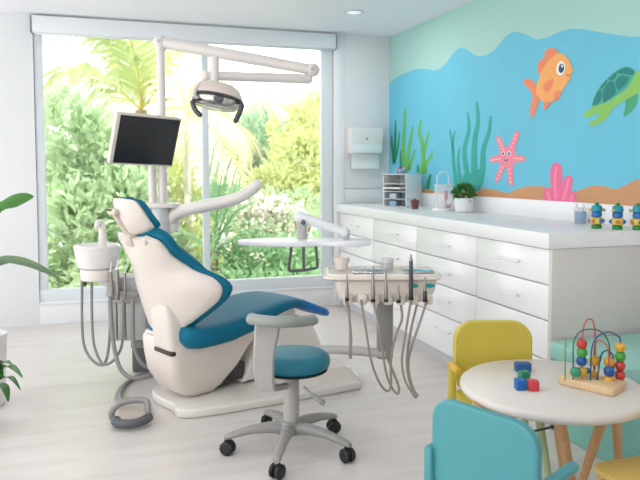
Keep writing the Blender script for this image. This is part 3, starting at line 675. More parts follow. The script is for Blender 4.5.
# support arm to the cabinet
bx = MB(); U0 = atD(109, 300, 4.1); U1 = atD(146, 343, 4.1)
uw = thing('water_unit', 'pale grey water and suction unit box behind the chair back', 'dental unit', (atD(127, 300, 4.15).x, atD(127, 300, 4.15).y, 0), -TH)
kx = lambda p_: (p_-127)/662*4.15
zz = lambda y: atD(127, y, 4.1).z
m = MB()
m.box((kx(127), .1, (zz(278)+zz(344))/2), (kx(147)-kx(107), .2, zz(278)-zz(344)), .02); part('housing', m, GREYL, uw)
for a_, b_ in ((108.5, 117), (118, 125.5), (126.5, 134), (135, 146)):
    part('panel', MB().box((kx((a_+b_)/2), -.006, (zz(304)+zz(342))/2), (kx(b_)-kx(a_), .025, zz(304)-zz(342)), .006), GREYL, uw)
part('neck', MB().box((kx(136), .1, (zz(343)+zz(352))/2), (.1, .12, .07), .006), GREYP, uw)
part('foot', MB().box((kx(137), .17, zz(350)/2), (.14, .13, zz(350)), .012), DGREY, uw)
m = MB(); m.box((kx(110), -.03, zz(282)), (.11, .07, .05), .015); m.tube([(kx(105), .02, zz(275)), (kx(100), .05, zz(274))], .04, 12); part('bowl_bracket', m, IVORY2, uw)
hold = part('instrument_holder', MB().box((kx(125), -.04, zz(294)), (.2, .07, .03), .01).box((kx(115), -.05, zz(287)), (.06, .06, .09), .015), mat('holder grey', (176, 174, 172), .35), uw)
for i, (x, yb, l) in enumerate(((107, 292, 'suction tip'), (114, 297, 'b'), (123, 296, 'c'), (131, 300, 'd'))):
    pass
tips = [((110.5, 272), (113, 300), .011, 'suction handpiece hanging nearest the spittoon bowl'), ((117, 270), (118, 300), .014, 'thicker suction handpiece hanging second from the spittoon bowl'), ((125, 273), (125, 300), .008, 'thin syringe hanging third from the spittoon bowl')]
for a_, b_, r, l in tips:
    p0 = atD(*a_, 4.02); p1 = atD(*b_, 4.02)
    t = thing('suction_handpiece', l, 'handpiece', p1, group='handpieces in the assistant holder')
    part('body', MB().tube([p1, p1.lerp(p0, .5), p0], [r*.8, r, r*.9], 10), STEEL, t, world=True)
    part('tip', MB().tube([p0, p0+(p0-p1)*.35+Vector((.012, 0, 0))], [r*.6, r*.4], 8), mat('tip white', (225, 226, 228), .35), t, world=True)
# hoses hanging in loops under the bowl
hz_ = thing('suction_hoses', 'grey suction hoses looping down from the spittoon to the floor', 'hoses', (ux, uy, 0))
for pts, r in (([(82, 278, 4.1), (82, 320, 4.08), (84, 345, 4.06), (92, 360, 4.02), (103, 365, 4.0), (108, 352, 3.98), (110, 325, 3.97), (109, 300, 3.97)], .0085),
               ([(91.5, 278, 4.08), (92, 320, 4.04), (94, 345, 4.0), (101, 362, 3.96), (108, 364, 3.95), (117, 356, 3.95), (122.5, 340, 3.96), (123, 300, 3.98)], .0085),
               ([(110, 296, 3.95), (112, 330, 3.93), (115, 352, 3.9), (121, 370, 3.86), (132, 378, 3.84), (146, 377, 3.86), (156, 374, 3.92)], .013),
               ([(133, 300, 3.95), (133, 330, 3.94), (135, 350, 3.93), (142, 364, 3.92), (152, 368, 3.95)], .012)):
    part('hose', MB().tube(catmull([atD(*p) for p in pts], 6), r, 10), HOSE, hz_, world=True)
# foot pedal with cable
pc = atZ(131, 414, 0)
fp = thing('foot_pedal', 'grey ring-shaped foot pedal on the floor left of the chair base', 'foot pedal', (pc.x, pc.y, 0))
q = [atZ(x, y, .0) for x, y in ((113, 415), (121, 424.5), (138, 424.5), (151, 419), (151, 408), (131, 408), (117, 410))]
ps = catmull(q, 5, True); m = MB(); m.prism([(p.x, p.y) for p in ps], .012, None, .003); part('base_plate', m, mat('pedal base', (206, 196, 184), .3), fp, world=True)
m = MB(); q = [atZ(x, y, .035) for x, y in ((116, 420), (117, 423), (128, 424.0), (140, 422), (149, 417))]
m.tube(catmull(q, 5), .025, 12, flat=.9); part('treadle', m, DGREY, fp, world=True)
m = MB(); q = [atZ(x, y, z) for x, y, z in ((112, 418, .02), (112, 412, .06), (117, 405, .1), (128, 401, .115), (140, 400, .115), (147, 402, .105), (148, 410, .07), (149, 417, .03))]
m.tube(catmull(q, 5), .017, 12); part('guard', m, GREYP, fp, world=True)
m = MB(); q = [atZ(*p) for p in ((119, 404, .07), (117, 397, .03), (122, 387, .013), (135, 378, .013), (147, 375, .013))]
m.tube(catmull(q, 6), .013, 10); q = [Vector((p.x+.015, p.y+.03, p.z)) for p in q]; m.tube(catmull(q, 6), .013, 10); part('cable', m, HOSE, fp, world=True)

# ------------------------------------------------------------------ instrument delivery unit (doctor's tray)
DD = 3.5; dp = atD(382, 285, DD); KX = DD/FPX
du = thing('delivery_unit', 'cream dental delivery unit with control tray on a grey post right of the chair', 'delivery unit', (dp.x, dp.y, 0), -TH)
X = lambda p_: (p_-382)*KX
Zd = lambda y: atD(382, y, DD).z
CRM = mat('cream plastic', (230, 220, 209), .3, var=.015, coat=.2)
m = MB()
def xs(x0, x1, y0, y1, z, r=.03): return [Vector(((x0+x1)/2+a, (y0+y1)/2+b, z)) for a, b in rrect(x1-x0, y1-y0, r, 4)]
m.loft([xs(X(341), X(427), -.06, .17, Zd(300)), xs(X(338), X(429), -.085, .2, Zd(296)), xs(X(336), X(433), -.085, .22, Zd(288)), xs(X(334), X(435), -.08, .22, Zd(279)), xs(X(333), X(436), -.075, .22, Zd(276))])
hs = part('housing', m, CRM, du, ang=50)
m = MB(); m.loft([xs(X(326), X(438), -.10, .24, Zd(278), .06), xs(X(323), X(440), -.11, .25, Zd(276), .06), xs(X(324), X(440), -.105, .245, Zd(273.5), .06)])
tr_ = part('tray_top', m, CRM, du, ang=50)
m = MB(); m.tube([Vector((x, y, Zd(272.5))) for x, y in rrect(.53, .28, .06, 6)]+[Vector((.265, .08, Zd(272.5)))], .006, 8)
m = MB(); ring = [Vector((x+X(382), y+.07, Zd(273))) for x, y in rrect(.57, .32, .06, 6)]; m.tube(ring+[ring[0]], .008, 8); part('tray_rim', m, mat('rim cream', (238, 230, 222), .3), tr_)
for x0, x1 in ((X(352), X(386)), (X(404), X(434))):
    m = MB(); m.box(((x0+x1)/2, .08, Zd(273)+.004), (x1-x0, .2, .01), .004); part('tray_insert', m, CHROME, tr_, 'shiny steel tray insert')
for x in (411, 427):
    part('control_pad', MB().prism([(.026*math.cos(a), .011*math.sin(a)) for a in np.linspace(0, 2*PI, 18, endpoint=False)], .006, Matrix.Translation((X(x), -.083, Zd(283))) @ Matrix.Rotation(PI/2, 4, 'X')), mat('pad teal', (38, 160, 168), .4), hs)
part('post', MB().box((X(386), .06, (Zd(300)+Zd(361))/2), (.085, .07, Zd(298)-Zd(362)), .012), GREYP, du)
m = MB(); a = atD(386, 354, 3.56); q = [a, atD(360, 351, 3.6), atD(335, 349.5, 3.66), atD(315, 350, 3.72), atD(300, 352, 3.78), atD(291, 353, 3.82)]
m.tube(catmull(q, 5), .026, 12, flat=1.0); part('support_arm', m, GREYL, du, world=True)
for x in (347, 361, 373, 386, 398.5, 411, 425):
    m = MB().box((X(x), -.095, Zd(296)), (.05, .04, .055), .012); part('holder', m, CRM, hs)
for pts in (([(346, 301), (349, 315), (351, 335), (351, 352), (350.4, 358), (349.8, 352), (350, 330), (348, 300)]),
            ([(361, 300), (366, 330), (371, 360), (379, 382), (387, 391), (391, 384), (391, 358), (396, 335), (402, 318), (400, 300)]),
            ([(373, 300), (378, 320), (382, 348), (386, 372), (391, 386), (397, 394), (399, 388), (394, 374), (389, 362), (386.5, 350)]),
            ([(411, 300), (406, 330), (402, 360), (405, 380), (411, 391), (415.5, 397.5), (416, 394), (410, 383), (407, 360), (411, 330), (418, 300)]),
            ([(427, 300), (419, 325), (412, 345), (408.5, 362), (410, 378), (414, 390), (418, 396)])):
    k = len(pts); q = [atD(x, y, 3.38+.035*math.sin(PI*.5*i/(k-1))) for i, (x, y) in enumerate(pts)]
    part('hose', MB().tube(catmull(q, 6), .0065, 8), BHOSE, du, world=True)
hp = [(347, 274, 301, .009, 'steel handpiece at the far left of the delivery unit holder row'), (373, 266, 302, .0105, 'pointed steel handpiece second from left in the delivery unit holder row'), (386, 268, 302, .0095, 'steel handpiece in the middle left of the holder row, in front of the glass jar'),
      (398.5, 284, 303, .0095, 'short stubby handpiece in the middle of the delivery unit holder row'), (411, 254, 300, .0105, 'tallest dark handpiece of the delivery unit, before the left teal control pad'), (425, 277, 302, .0105, 'dark handpiece at the right end of the row, before the right teal pad')]
for x, y0, y1, r, l in hp:
    b0 = atD(x, y1, 3.366); b1 = atD(x, y0, 3.366)
    t = thing('dental_handpiece', l, 'handpiece', b0, group='handpieces on the delivery unit')
    L_ = (b1-b0).length; k = .45 if y0 > 256 else .85
    part('sleeve', MB().lathe([(r*.7, 0), (r, .01), (r*1.1, L_*.25), (r*.9, L_*k)], b0, 12, b1-b0), DSTEEL if y0 < 260 or x == 425 else STEEL, t, world=True)
    part('tip', MB().lathe([(r*.85, L_*k), (r*.55, L_*.7 if k < .7 else L_*.93), (r*.3, L_)], b0, 10, b1-b0), STEEL, t, world=True)
    part('collar', MB().lathe([(r*1.15, .0), (r*1.15, .016)], b0, 12, b1-b0), BLACK, t, world=True)
# on the tray
c = atD(341.5, 263, 3.58); zt = Zd(273)+.008
t = thing('paper_cup', 'small cream cup at the left end of the delivery tray', 'cup', (c.x, c.y, zt))
part('bowl', MB().lathe([(.03, 0), (.034, .004), (.036, .03), (.044, .045), (.045, .066), (.041, .066), (.036, .03), (.001, .01)], n=24), CRM, t)
c = atD(387, 262, 3.58); t = thing('glass_jar', 'small glass jar with a flat lid in the middle of the delivery tray', 'jar', (c.x, c.y, zt))
part('jar', MB().lathe([(.032, 0), (.034, .003), (.034, .04), (.001, .04)], n=24), mat('jar glass', (206, 208, 208), .15, alpha=.75), t)
part('lid', MB().lathe([(.036, .04), (.036, .056), (.03, .06), (.001, .06)], n=24), mat('lid grey', (210, 208, 205), .2), t)

# ------------------------------------------------------------------ floating instrument table with handle
TD = 3.95; tc_ = atD(303, 240, TD); kt = TD/FPX
bt = thing('instrument_table', 'white instrument table with a grey handle hanging in front of the window', 'instrument table', (tc_.x, tc_.y, atD(303, 243, TD).z), -TH)
X2 = lambda p_: (p_-303)*kt
WT = mat('table white', (240, 240, 242), .3, coat=.2)
m = MB(); o2 = [(X2(238), -.02), (X2(262), -.12), (X2(300), -.15), (X2(318), -.12), (X2(345), -.15), (X2(367), -.1), (X2(369), .02), (X2(345), .09), (X2(300), .13), (X2(262), .10)]
ps = catmull([Vector((x, y, 0)) for x, y in o2], 4, True); m.prism([(p.x, p.y) for p in ps], .03, Matrix.Translation((0, 0, -.008)), .008); part('table_top', m, WT, bt)
zy = lambda y: atD(303, y, TD).z-bt.location.z
m = MB(); A1 = Vector((X2(344), .0, zy(232))); A0 = Vector((X2(300), .02, zy(217)))
m.tube([A0, A0.lerp(A1, .5), A1], [.042, .038, .03], 14, flat=.8); m.ball(A1, .032, 14, 10); m.ball(A0, .036, 14, 10); part('balance_arm', m, WT, bt)
m = MB().cyl((X2(302), .02, .015), (X2(302), .02, zy(217)), .03, 16); part('arm_joint', m, GREYL, bt); part('arm_joint', MB().cyl((X2(346), 0, .015), (X2(346), 0, zy(230)), .022, 16), GREYL, bt)
part('joint_screw', MB().ball((X2(303.5), -.02, zy(222)), (.014, .014, .018), 10, 8), DGREY, bt)
m = MB()
hb_ = -.12
for q in ([(292.5, 244), (290.5, 258), (289.5, 268)], [(304, 244), (304, 256), (304, 267)], [(316, 244), (317, 256), (317.5, 265)]): m.tube(catmull([Vector((X2(x), hb_, zy(y))) for x, y in q], 4), .0085, 8)
m.tube([Vector((X2(289.5), hb_, zy(268))), Vector((X2(304), hb_, zy(267.5))), Vector((X2(317.5), hb_, zy(265)))], .0085, 8); part('handle', m, DGREY, bt)
# ------------------------------------------------------------------ assistant stool
sx, sy = .786, 2.925
st = thing('rolling_stool', 'teal round rolling stool with curved grey side rest and five black casters', 'stool', (sx, sy, 0))
seat_c = Vector((.024, .03, 0))
R_ = .172
part('seat', MB().lathe([(.04, .374), (R_-.02, .380), (R_-.004, .392), (R_, .413), (R_-.004, .434), (R_-.02, .448), (R_-.06, .455), (.002, .458)], seat_c, 40), STEAL, st, 'teal vinyl seat', ang=60)
part('seat_plate', MB().lathe([(.03, .351), (.11, .356), (R_-.012, .372), (R_-.012, .378)], seat_c, 36), BLACK, st)
part('gas_column', MB().lathe([(.037, .09), (.037, .335), (.035, .342), (.027, .344), (.027, .356)], (.006, .008, 0), 24), mat('bracket grey', (172, 169, 166), .38), st)
part('hub', MB().lathe([(.05, .085), (.056, .1), (.052, .125), (.04, .14)], (0, 0, 0), 24), GREYP, st)
for a in (-116.5, -44.5, 27.5, 99.5, 171.5):
    a = math.radians(a); d = Vector((math.cos(a), math.sin(a), 0)); n_ = Vector((-d.y, d.x, 0)); rings = []
    for s, z, w_, h_ in ((.03, .105, .034, .03), (.1, .115, .028, .026), (.18, .108, .024, .02), (.25, .092, .021, .016), (.285, .082, .018, .014), (.298, .078, .012, .01)):
        rings.append([d*(s*1.03)+n_*(w_*math.cos(t))+Vector((0, 0, z+h_*math.sin(t))) for t in np.linspace(0, 2*PI, 14, endpoint=False)])
    lg = part('base_leg', MB().loft(rings), GREYP, st, ang=60)
    m = MB(); c = d*.291+Vector((0, 0, .032)); ax = Vector((math.cos(a+1.1), math.sin(a+1.1), 0))
    for s in (-1, 1): m.lathe([(.012, -.012), (.026, -.011), (.032, -.006), (.032, .006), (.026, .011), (.012, .012)], c+ax*.016*s, 18, ax)
    m.box(c+Vector((0, 0, .018)), (.03, .03, .036), .006); m.cyl(c, c+Vector((0, 0, .055)), .008, 10)
    part('caster', m, BLACK, lg, 'black twin-wheel caster')
# lever
m = MB(); a0 = Vector((.06, -.03, .30)); q = [atD(304, 387, 2.98), atD(313, 395, 2.93), atD(322, 402, 2.9)]
m.tube([WM[st.name].inverted() @ v for v in (q[0], q[1])]+[], .006, 8); part('lever', m, GREYP, st)
m = MB(); i_ = WM[st.name].inverted(); m.tube([i_ @ atD(313, 394.5, 2.93), i_ @ atD(318, 399, 2.915), i_ @ atD(322, 402, 2.9), i_ @ atD(324.5, 404, 2.9)], [.008, .016, .02, .012], 10, flat=.5); part('lever_paddle', m, GREEG, st)
# side rest: bracket + curved pad
def q3(pts): return [atD(x, y, d) for x, y, d in pts]
rings = []
for xl, xr, y, d in ((255, 281, 322, 2.86), (254, 279, 335, 2.86), (253.5, 275.5, 350, 2.86), (253, 274, 365, 2.86), (254, 274, 378, 2.86), (256, 274.5, 386, 2.86), (262, 275, 391, 2.87)):
    A = atD(xl, y, d); B_ = atD(xr, y, d); t_ = FWD*.028
    rings.append([A, A.lerp(B_, .08)-t_*.5, A.lerp(B_, .92)-t_*.5, B_, B_+t_*.8, A+t_*.8])
bk = MB().loft(rings); part('rest_bracket', bk, mat('bracket grey', (172, 169, 166), .38), st, world=True, ang=30)
m = MB(); m.tube(q3([(266, 387, 2.9), (276, 388, 2.96), (286, 386, 3.02)]), .016, 10); part('bracket_arm', m, GREYP, st, world=True)
qs = catmull(q3([(252, 319, 2.84), (258, 320, 2.80), (270, 321.5, 2.76), (285, 322, 2.76), (300, 321.5, 2.82), (309, 320.5, 2.90), (312, 320, 2.96)]), 5)
m = MB(); m.tube(qs, .030, 14, up=(0, 0, 1), flat=.78); m.ball(qs[0], (.026, .026, .026), 12, 8); m.ball(qs[-1], (.026, .026, .026), 12, 8); part('rest_pad', m, GREEG, st, 'curved grey green pad', world=True, ang=60)

# ------------------------------------------------------------------ play table
TC = Vector((1.570, 2.068, 0)); TR_ = .337; TZ = .5
tb = thing('play_table', 'low round cream play table with splayed wooden legs', 'table', TC)
part('table_top', MB().lathe([(.02, TZ-.036), (TR_-.02, TZ-.036), (TR_-.006, TZ-.032), (TR_, TZ-.02), (TR_-.002, TZ-.008), (TR_-.012, TZ), (.002, TZ)], n=72), TABLE, tb, ang=50)
inv = WM[tb.name].inverted()
for (x0, y0, d0), (x1, y1) in (((478, 396, 2.36), (447, 522)), ((507, 408, 2.30), (523, 442)), ((555, 419, 2.40), (565, 486)), ((558, 422, 2.28), (578, 512)), ((607, 422, 2.36), (576, 500)), ((614, 421, 2.5), (641, 478))):
    a = inv @ atD(x0, y0, d0); a.z = TZ-.03; b_ = inv @ atZ(x1, y1, 0)
    if (b_.xy).length > .42: b_.xy = b_.xy.normalized()*.42
    m = MB(); m.tube([b_, a], [.0135, .021], 14); part('leg', m, BEECH, tb)
m = MB(); m.tube([inv @ atD(522, 434, 2.45), inv @ atD(552, 427, 2.45)], .0045, 8); m.ball(inv @ atD(552, 427, 2.45), .008, 8, 6); part('brace_rod', m, DSTEEL, tb, 'thin metal brace rod')

def kid_chair(label, loc, yaw, M1, M2, Mleg, zs=.33, zt=.64, za=.49, W=.33, name='kids_chair', arms=(1, -1), alen=.2, rr=.085, dep=.31):
    t = thing(name, label, 'chair', (loc[0], loc[1], 0), yaw-PI/2, group='small chairs around the play table')
    # backrest: rounded panel, gently curved, facing local +y at y=0
    P = rrect(W, zt-za+.13, rr, 6); m = MB(); zc = (zt+za-.13)/2
    n = len(P); cur = lambda x: .16*x*x*2
    fr_ = [Vector((x, cur(x)+.012, zc+y)) for x, y in P]; bk_ = [Vector((x, cur(x)-.012, zc+y)) for x, y in P]
    fi_ = [Vector((x*.96, cur(x)+.016, zc+y*.96)) for x, y in P]; bi_ = [Vector((x*.96, cur(x)-.016, zc+y*.96)) for x, y in P]
    m.loft([bi_, bk_, fr_, fi_], True, False)
    # caps as strips so the curve stays smooth
    for lay in (fi_, bi_):
        cs = sorted(range(n), key=lambda i: lay[i].x); up_ = sorted([i for i in range(n) if P[i][1] > 0], key=lambda i: P[i][0]); dn = sorted([i for i in range(n) if P[i][1] <= 0], key=lambda i: P[i][0])
        m.add([lay[i] for i in up_]+[lay[i] for i in dn], [(j, j+1, len(up_)+j+1, len(up_)+j) for j in range(min(len(up_), len(dn))-1)])
    part('backrest', m, M1, t, ang=50)
    S_ = MB().prism(rrect(W-.01, dep, .04, 5), .024, Matrix.Translation((0, dep/2, zs-.024)), .006); part('seat', S_, M1, t)
    for s in arms:
        x = s*(W/2+.004)
        m = MB(); m.box((x, .0, (za+zs)/2-.03), (.03, .045, za-zs+.06), .008); part('arm_post', m, M1, t)
        m = MB(); m.tube([(x, -.01, za-.012), (x, alen*.5, za-.006), (x, alen*.9, za-.002), (x, alen, za-.004)], [.018, .018, .019, .012], 12, flat=.8); part('arm', m, M2, t)
    for s in (-1, 1):
        for y, yo in ((.02, -.05), (dep-.03, .03)):
            m = MB(); m.tube([(s*(W/2+.01), y+yo, 0), (s*(W/2-.04), y, zs-.02)], [.012, .018], 12); part('leg', m, Mleg, t)
    return t
vy = atD(492, 340, 2.86); va = math.atan2(-FWD.y, -FWD.x)
kid_chair('yellow child chair with rounded back behind the round play table', vy, va, YELLOW, YELLO2, PGREEN, .355, .655, .472, .335, alen=.12, dep=.26)
kid_chair('turquoise child chair with its back to the viewer, in front of the table', (.995, 1.615), math.radians(24), KTEAL, KTEAL, KTEAL, .31, .622, .465, .35, rr=.07)
w0 = atZ(580, 463, .33); 
kid_chair('tan wooden child chair with only its seat corner in view, right of the turquoise one', (w0.x+.355, w0.y-.16), PI, TAN, TAN, BEECH, .33, .62, .47, .31, arms=(), dep=.33)

# toy blocks
BL = mat('block blue', (38, 84, 142), .45); BG = mat('block green', (30, 128, 92), .45); BB = mat('block bright blue', (24, 100, 176), .45); BR = mat('block red', (206, 66, 76), .45)
for x, y, s, c, l, r in ((524, 372.5, (.06, .04, .034), BL, 'dark blue rectangular toy block, rearmost on the table', -.3), (525.3, 383.0, (.037, .034, .04), BG, 'green toy block between the blue and red ones', -.1), (521.7, 391.0, (.037, .037, .038), BB, 'bright blue toy cube left of the red one', -.25), (534.5, 391.8, (.038, .036, .037), BR, 'red toy cube in front of the green block', -.35)):
    p = atZ(x, y, TZ); p = p+_f0*.018
    single('toy_block', MB().box((0, 0, s[2]/2+.0005), s, .003), c, l, 'toy block', 'toy blocks on the play table').location = p
    COL.objects[-1].rotation_euler.z = r-.0
# bead maze
p0, p1, p2 = atZ(557, 384, TZ), atZ(609, 396.5, TZ), atZ(628.5, 390.5, TZ)
bx_ = p1-p0; by_ = (p2-p1); yawm = math.atan2(bx_.y, bx_.x); Lm = bx_.length*1.08; Wm = .125
cen = (p0+bx_*.54)+Vector((-math.sin(yawm), math.cos(yawm), 0))*Wm/2
bmz = thing('bead_maze', 'wooden bead maze toy with coloured wire loops on the play table', 'toy', cen, yawm)
part('base', MB().prism(rrect(Lm, Wm, .014, 4), .03, Matrix.Translation((0, 0, .0005)), .003), MAPLE, bmz)
Dc = (cen-CAM).dot(FWD)
Q = lambda x, y, dd=0: atD(540+x/6.4, 320+y/6.4, Dc+dd)
WIRE = {'green wire': (62, 120, 96), 'blue wire': (36, 76, 122), 'red wire': (192, 84, 66), 'teal wire': (48, 104, 100), 'dark wire': (56, 56, 88), 'light green wire': (96, 158, 96)}
def wire(nm, pts, dd0, dd1, drop=(True, True)):
    k = len(pts); P = [Q(x, y, dd0+(dd1-dd0)*i/(k-1)) for i, (x, y) in enumerate(pts)]
    P = catmull(P, 5)
    if drop[0]: P = [Vector((P[0].x, P[0].y, TZ+.028))]+P
    if drop[1]: P = P+[Vector((P[-1].x, P[-1].y, TZ+.028))]
    part('wire', MB().tube(P, .0028, 8), mat(nm, WIRE[nm], .35), bmz, nm, world=True)
wire('light green wire', [(160, 340), (161, 250), (162, 180), (164, 115)], -.01, -.01, (True, False))
wire('red wire', [(268, 330), (270, 130), (278, 50), (298, 5), (318, -6), (338, 5), (350, 60), (354, 150), (352, 260)], .0, .03)
wire('teal wire', [(213, 310), (213, 170), (230, 105), (265, 70), (310, 59), (365, 64), (410, 92), (438, 140), (446, 190), (446, 300)], -.01, .01)
wire('blue wire', [(323, 360), (328, 220), (340, 150), (370, 105), (410, 82), (450, 78), (490, 98), (514, 130), (514, 250), (512, 360)], -.02, .0)
wire('red wire', [(346, 290), (348, 180), (360, 140), (390, 132), (420, 155), (438, 200), (442, 300)], .03, -.02)
wire('dark wire', [(368, 370), (380, 280), (398, 212), (428, 196), (460, 216), (470, 250), (470, 320)], -.02, .03)
BC = {'r': (196, 60, 54), 'g': (74, 158, 62), 'b': (30, 84, 150), 'y': (218, 168, 54), 't': (44, 146, 110), 'p': (84, 72, 120)}
for x, y, c, dd in ((268, 152, 'r', 0), (268, 208, 'g', 0), (266, 262, 'b', 0), (268, 330, 'y', .0), (228, 333, 't', -.012), (345, 262, 'y', .02), (372, 250, 'g', .03), (345, 342, 'y', .02), (300, 325, 't', .03), (442, 268, 'y', -.0), (442, 327, 'b', -.02), (440, 388, 'y', -.02), (514, 173, 'y', 0), (514, 233, 'g', 0), (512, 293, 'r', 0), (512, 354, 'r', 0)):
    r = .0175 if (x, y) not in ((345, 342), (300, 325), (372, 250)) else .011
    part('bead', MB().lathe([(r*.35, -r), (r*.8, -r*.85), (r*1.08, -r*.35), (r*1.08, r*.35), (r*.8, r*.85), (r*.35, r)], Q(x, y, dd), 10), mat('bead '+c, BC[c], .35), bmz, world=True)

# mint bench below the end panel
tq = thing('mint_bench', 'mint green padded bench standing against the grey end panel', 'bench', (2.38, 2.52, 0))
part('base', MB().box((2.375, 2.515, .18), (.58, .47, .36), .008), mat('mint base', (136, 198, 186), .5), tq, world=True)
part('cushion', MB().box((2.375, 2.515, .408), (.6, .49, .09), .02, seg=3), MINT, tq, world=True)

# ------------------------------------------------------------------ plants at the left edge
p = atZ(-14, 405, 0)
t = thing('leafy_plant', 'tall plant with two long arching leaves in a white pot at the left edge', 'plant', (p.x, p.y, 0)); D_ = (p-CAM).dot(FWD)
z1_ = atD(0, 333, D_).z
part('pot', MB().lathe([(.09, 0), (.1, .01), (.118, z1_-.02), (.12, z1_), (.108, z1_), (.1, z1_-.04), (.002, z1_-.04)], n=32), mat('planter white', (228, 228, 228), .4), t)
LG = mat('broad leaf green', (74, 138, 58), .4, var=.2, scale=8, transl=.25); LG2 = mat('dark leaf green', (72, 112, 66), .35, var=.15, scale=8)
def blade(pts, w, prof=None, fold=.25, up=(0, 0, 1)):
    P = catmull(pts, 5); k = len(P); L = []; C = []; Rr = []
    for i, q in enumerate(P):
        d = (P[min(i+1, k-1)]-P[max(i-1, 0)]).normalized(); s_ = d.cross(Vector(up)).normalized(); n_ = s_.cross(d); t_ = i/(k-1)
        ww = w*(prof(t_) if prof else math.sin(PI*min(.02+t_*.97, .995))**.7); L.append(q+s_*ww+n_*ww*fold); C.append(q); Rr.append(q-s_*ww+n_*ww*fold)
    vs = L+C+Rr; th_ = Vector((0, 0, -.0016))
    m = MB(); fs = []
    for i in range(k-1): fs += [(i, i+1, k+i+1, k+i), (k+i, k+i+1, 2*k+i+1, 2*k+i)]
    return m.add(vs, fs)
iv = WM[t.name].inverted(); lf = lambda s: .12+.88*math.sin(PI*min(max((s-.35)/.64, 0), 1))**.8 if s > .35 else .12
b0 = Vector((p.x, p.y, z1_-.04))
for pts, w_, M in (([b0, atD(-22, 270, D_), atD(-6, 216, D_-.1), atD(10, 206, D_-.15), (atD(24, 199, D_-.2)), atD(33, 196, D_-.22)], .042, LG),
                   ([b0+Vector((.03, 0, 0)), atD(-20, 290, D_), atD(-2, 265, D_-.12), atD(20, 265, D_-.22), atD(42, 272, D_-.3), atD(60, 280, D_-.35)], .06, LG2),
                   ([b0, atD(-40, 260, D_), atD(-70, 230, D_), atD(-110, 225, D_)], .05, LG), ([b0, atD(-20, 250, D_+.1), atD(-30, 190, D_+.1), atD(-50, 150, D_+.1)], .05, LG2)):
    part('leaf', blade(pts, w_, lf, .45, (FWD.x*.6, FWD.y*.6, .8)), M, t, world=True, ang=80)
p = atZ(-24, 432, 0); D2 = (p-CAM).dot(FWD)
t = thing('small_plant', 'small dark green plant with glossy drooping leaves low at the left edge', 'plant', (p.x, p.y, 0))
part('pot', MB().lathe([(.07, 0), (.08, .01), (.1, .2), (.105, .2), (.095, .2), (.09, .17), (.002, .17)], n=28), mat('planter white', (0, 0, 0)), t)
LG3 = mat('glossy leaf green', (58, 124, 48), .3, var=.25, scale=12, transl=.2)
b0 = Vector((p.x, p.y, .17))
for x1, y1, x2, y2, x3, y3, w_ in ((-8, 376, 6, 367, 22, 378, .045), (-4, 382, 8, 378, 20, 390, .03), (-8, 372, 2, 362, 12, 366, .03), (-6, 385, 3, 388, 8, 402, .03), (-10, 380, -4, 370, 2, 378, .03), (-40, 370, -52, 366, -64, 380, .03), (-30, 365, -30, 350, -38, 340, .03)):
    part('leaf', blade([b0, atD(x1, y1, D2), atD(x2, y2, D2-.05), atD(x3, y3, D2-.08)], w_, lambda s: .15+.85*math.sin(PI*min(max((s-.25)/.74, 0), 1)) if s > .25 else .15, .35, (FWD.x*.3, FWD.y*.3, .9)), LG3, t, world=True, ang=80)

# ------------------------------------------------------------------ garden outside
struct('ground', wb((-30, YB+.25, -.35), (45, 70, -.15)), mat('lawn', (206, 204, 192), .9, var=.3, scale=3))
def G(x, y, D): return np.array(atD(x, y, D))
def hazed_leaf(n, c, v=.35, t=.45): return mat('leaf '+n, c, .55, var=v, scale=1.6, transl=t)  # garden haze is put into the leaf colours as paler, greyer tones
L1 = hazed_leaf('fresh', (190, 211, 172), .34); L2 = hazed_leaf('mid', (158, 196, 148), .3); L3 = hazed_leaf('lime', (208, 216, 160), .25); L4 = hazed_leaf('blue green', (170, 196, 164), .3); L5 = hazed_leaf('palm', (190, 206, 150), .25); L6 = hazed_leaf('palm gold', (230, 226, 188), .2); L7 = hazed_leaf('pale', (220, 230, 200), .2)
BARK = mat('bark', (150, 130, 104), .8, var=.2, scale=8, bump=.4); PBARK = mat('pale bark', (226, 222, 214), .7, var=.06, scale=6)
def bush(name, label, cat, blobs, n, size, m, thin=.45, trunk=True, group=None, D=None):
    """foliage of many small leaves around several masses, on a short branching stem"""
    c0 = np.mean([b[0] for b in blobs], 0); base = Vector((c0[0], c0[1], -.15)); t = thing(name, label, cat, base, group=group)
    Vs, Fs, o = [], [], 0; tot = sum(b[1][0]*b[1][2]+b[1][0]*b[1][1] for b in blobs)
    for c, r in blobs:
        V, F = leaf_mesh(max(60, int(n*(r[0]*r[2]+r[0]*r[1])/tot)), c, r, size, .25, thin); Vs.append(V); Fs.append(F+o); o += len(V)
    fol('foliage', np.concatenate(Vs), np.concatenate(Fs), m, t, True)
    mb = MB()
    for c, r in blobs: mb.tube([base+Vector((0, 0, -.02)), base.lerp(Vector(c), .5)+Vector((0, 0, .1)), Vector(c)], [.035, .025, .012], 7)
    part('branches', mb, BARK, t, world=True); return t
def mpx(px_, D): return px_/FPX*D
def blob(x, y, D, rx, ry, rd=None): return (G(x, y, D), (mpx(rx, D), mpx(rd or rx, D), mpx(ry, D)))
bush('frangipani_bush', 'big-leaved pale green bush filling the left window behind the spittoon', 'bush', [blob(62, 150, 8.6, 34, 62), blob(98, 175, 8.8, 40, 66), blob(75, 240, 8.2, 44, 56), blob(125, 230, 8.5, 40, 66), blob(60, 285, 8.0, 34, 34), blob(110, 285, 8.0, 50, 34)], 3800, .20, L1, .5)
bush('broadleaf_shrub', 'darker green shrub low behind the spittoon and chair back', 'bush', [blob(85, 262, 9.3, 56, 52), blob(150, 262, 9.3, 40, 48), blob(62, 200, 9.6, 34, 52), blob(120, 190, 9.6, 44, 52)], 3200, .18, L4, .48)
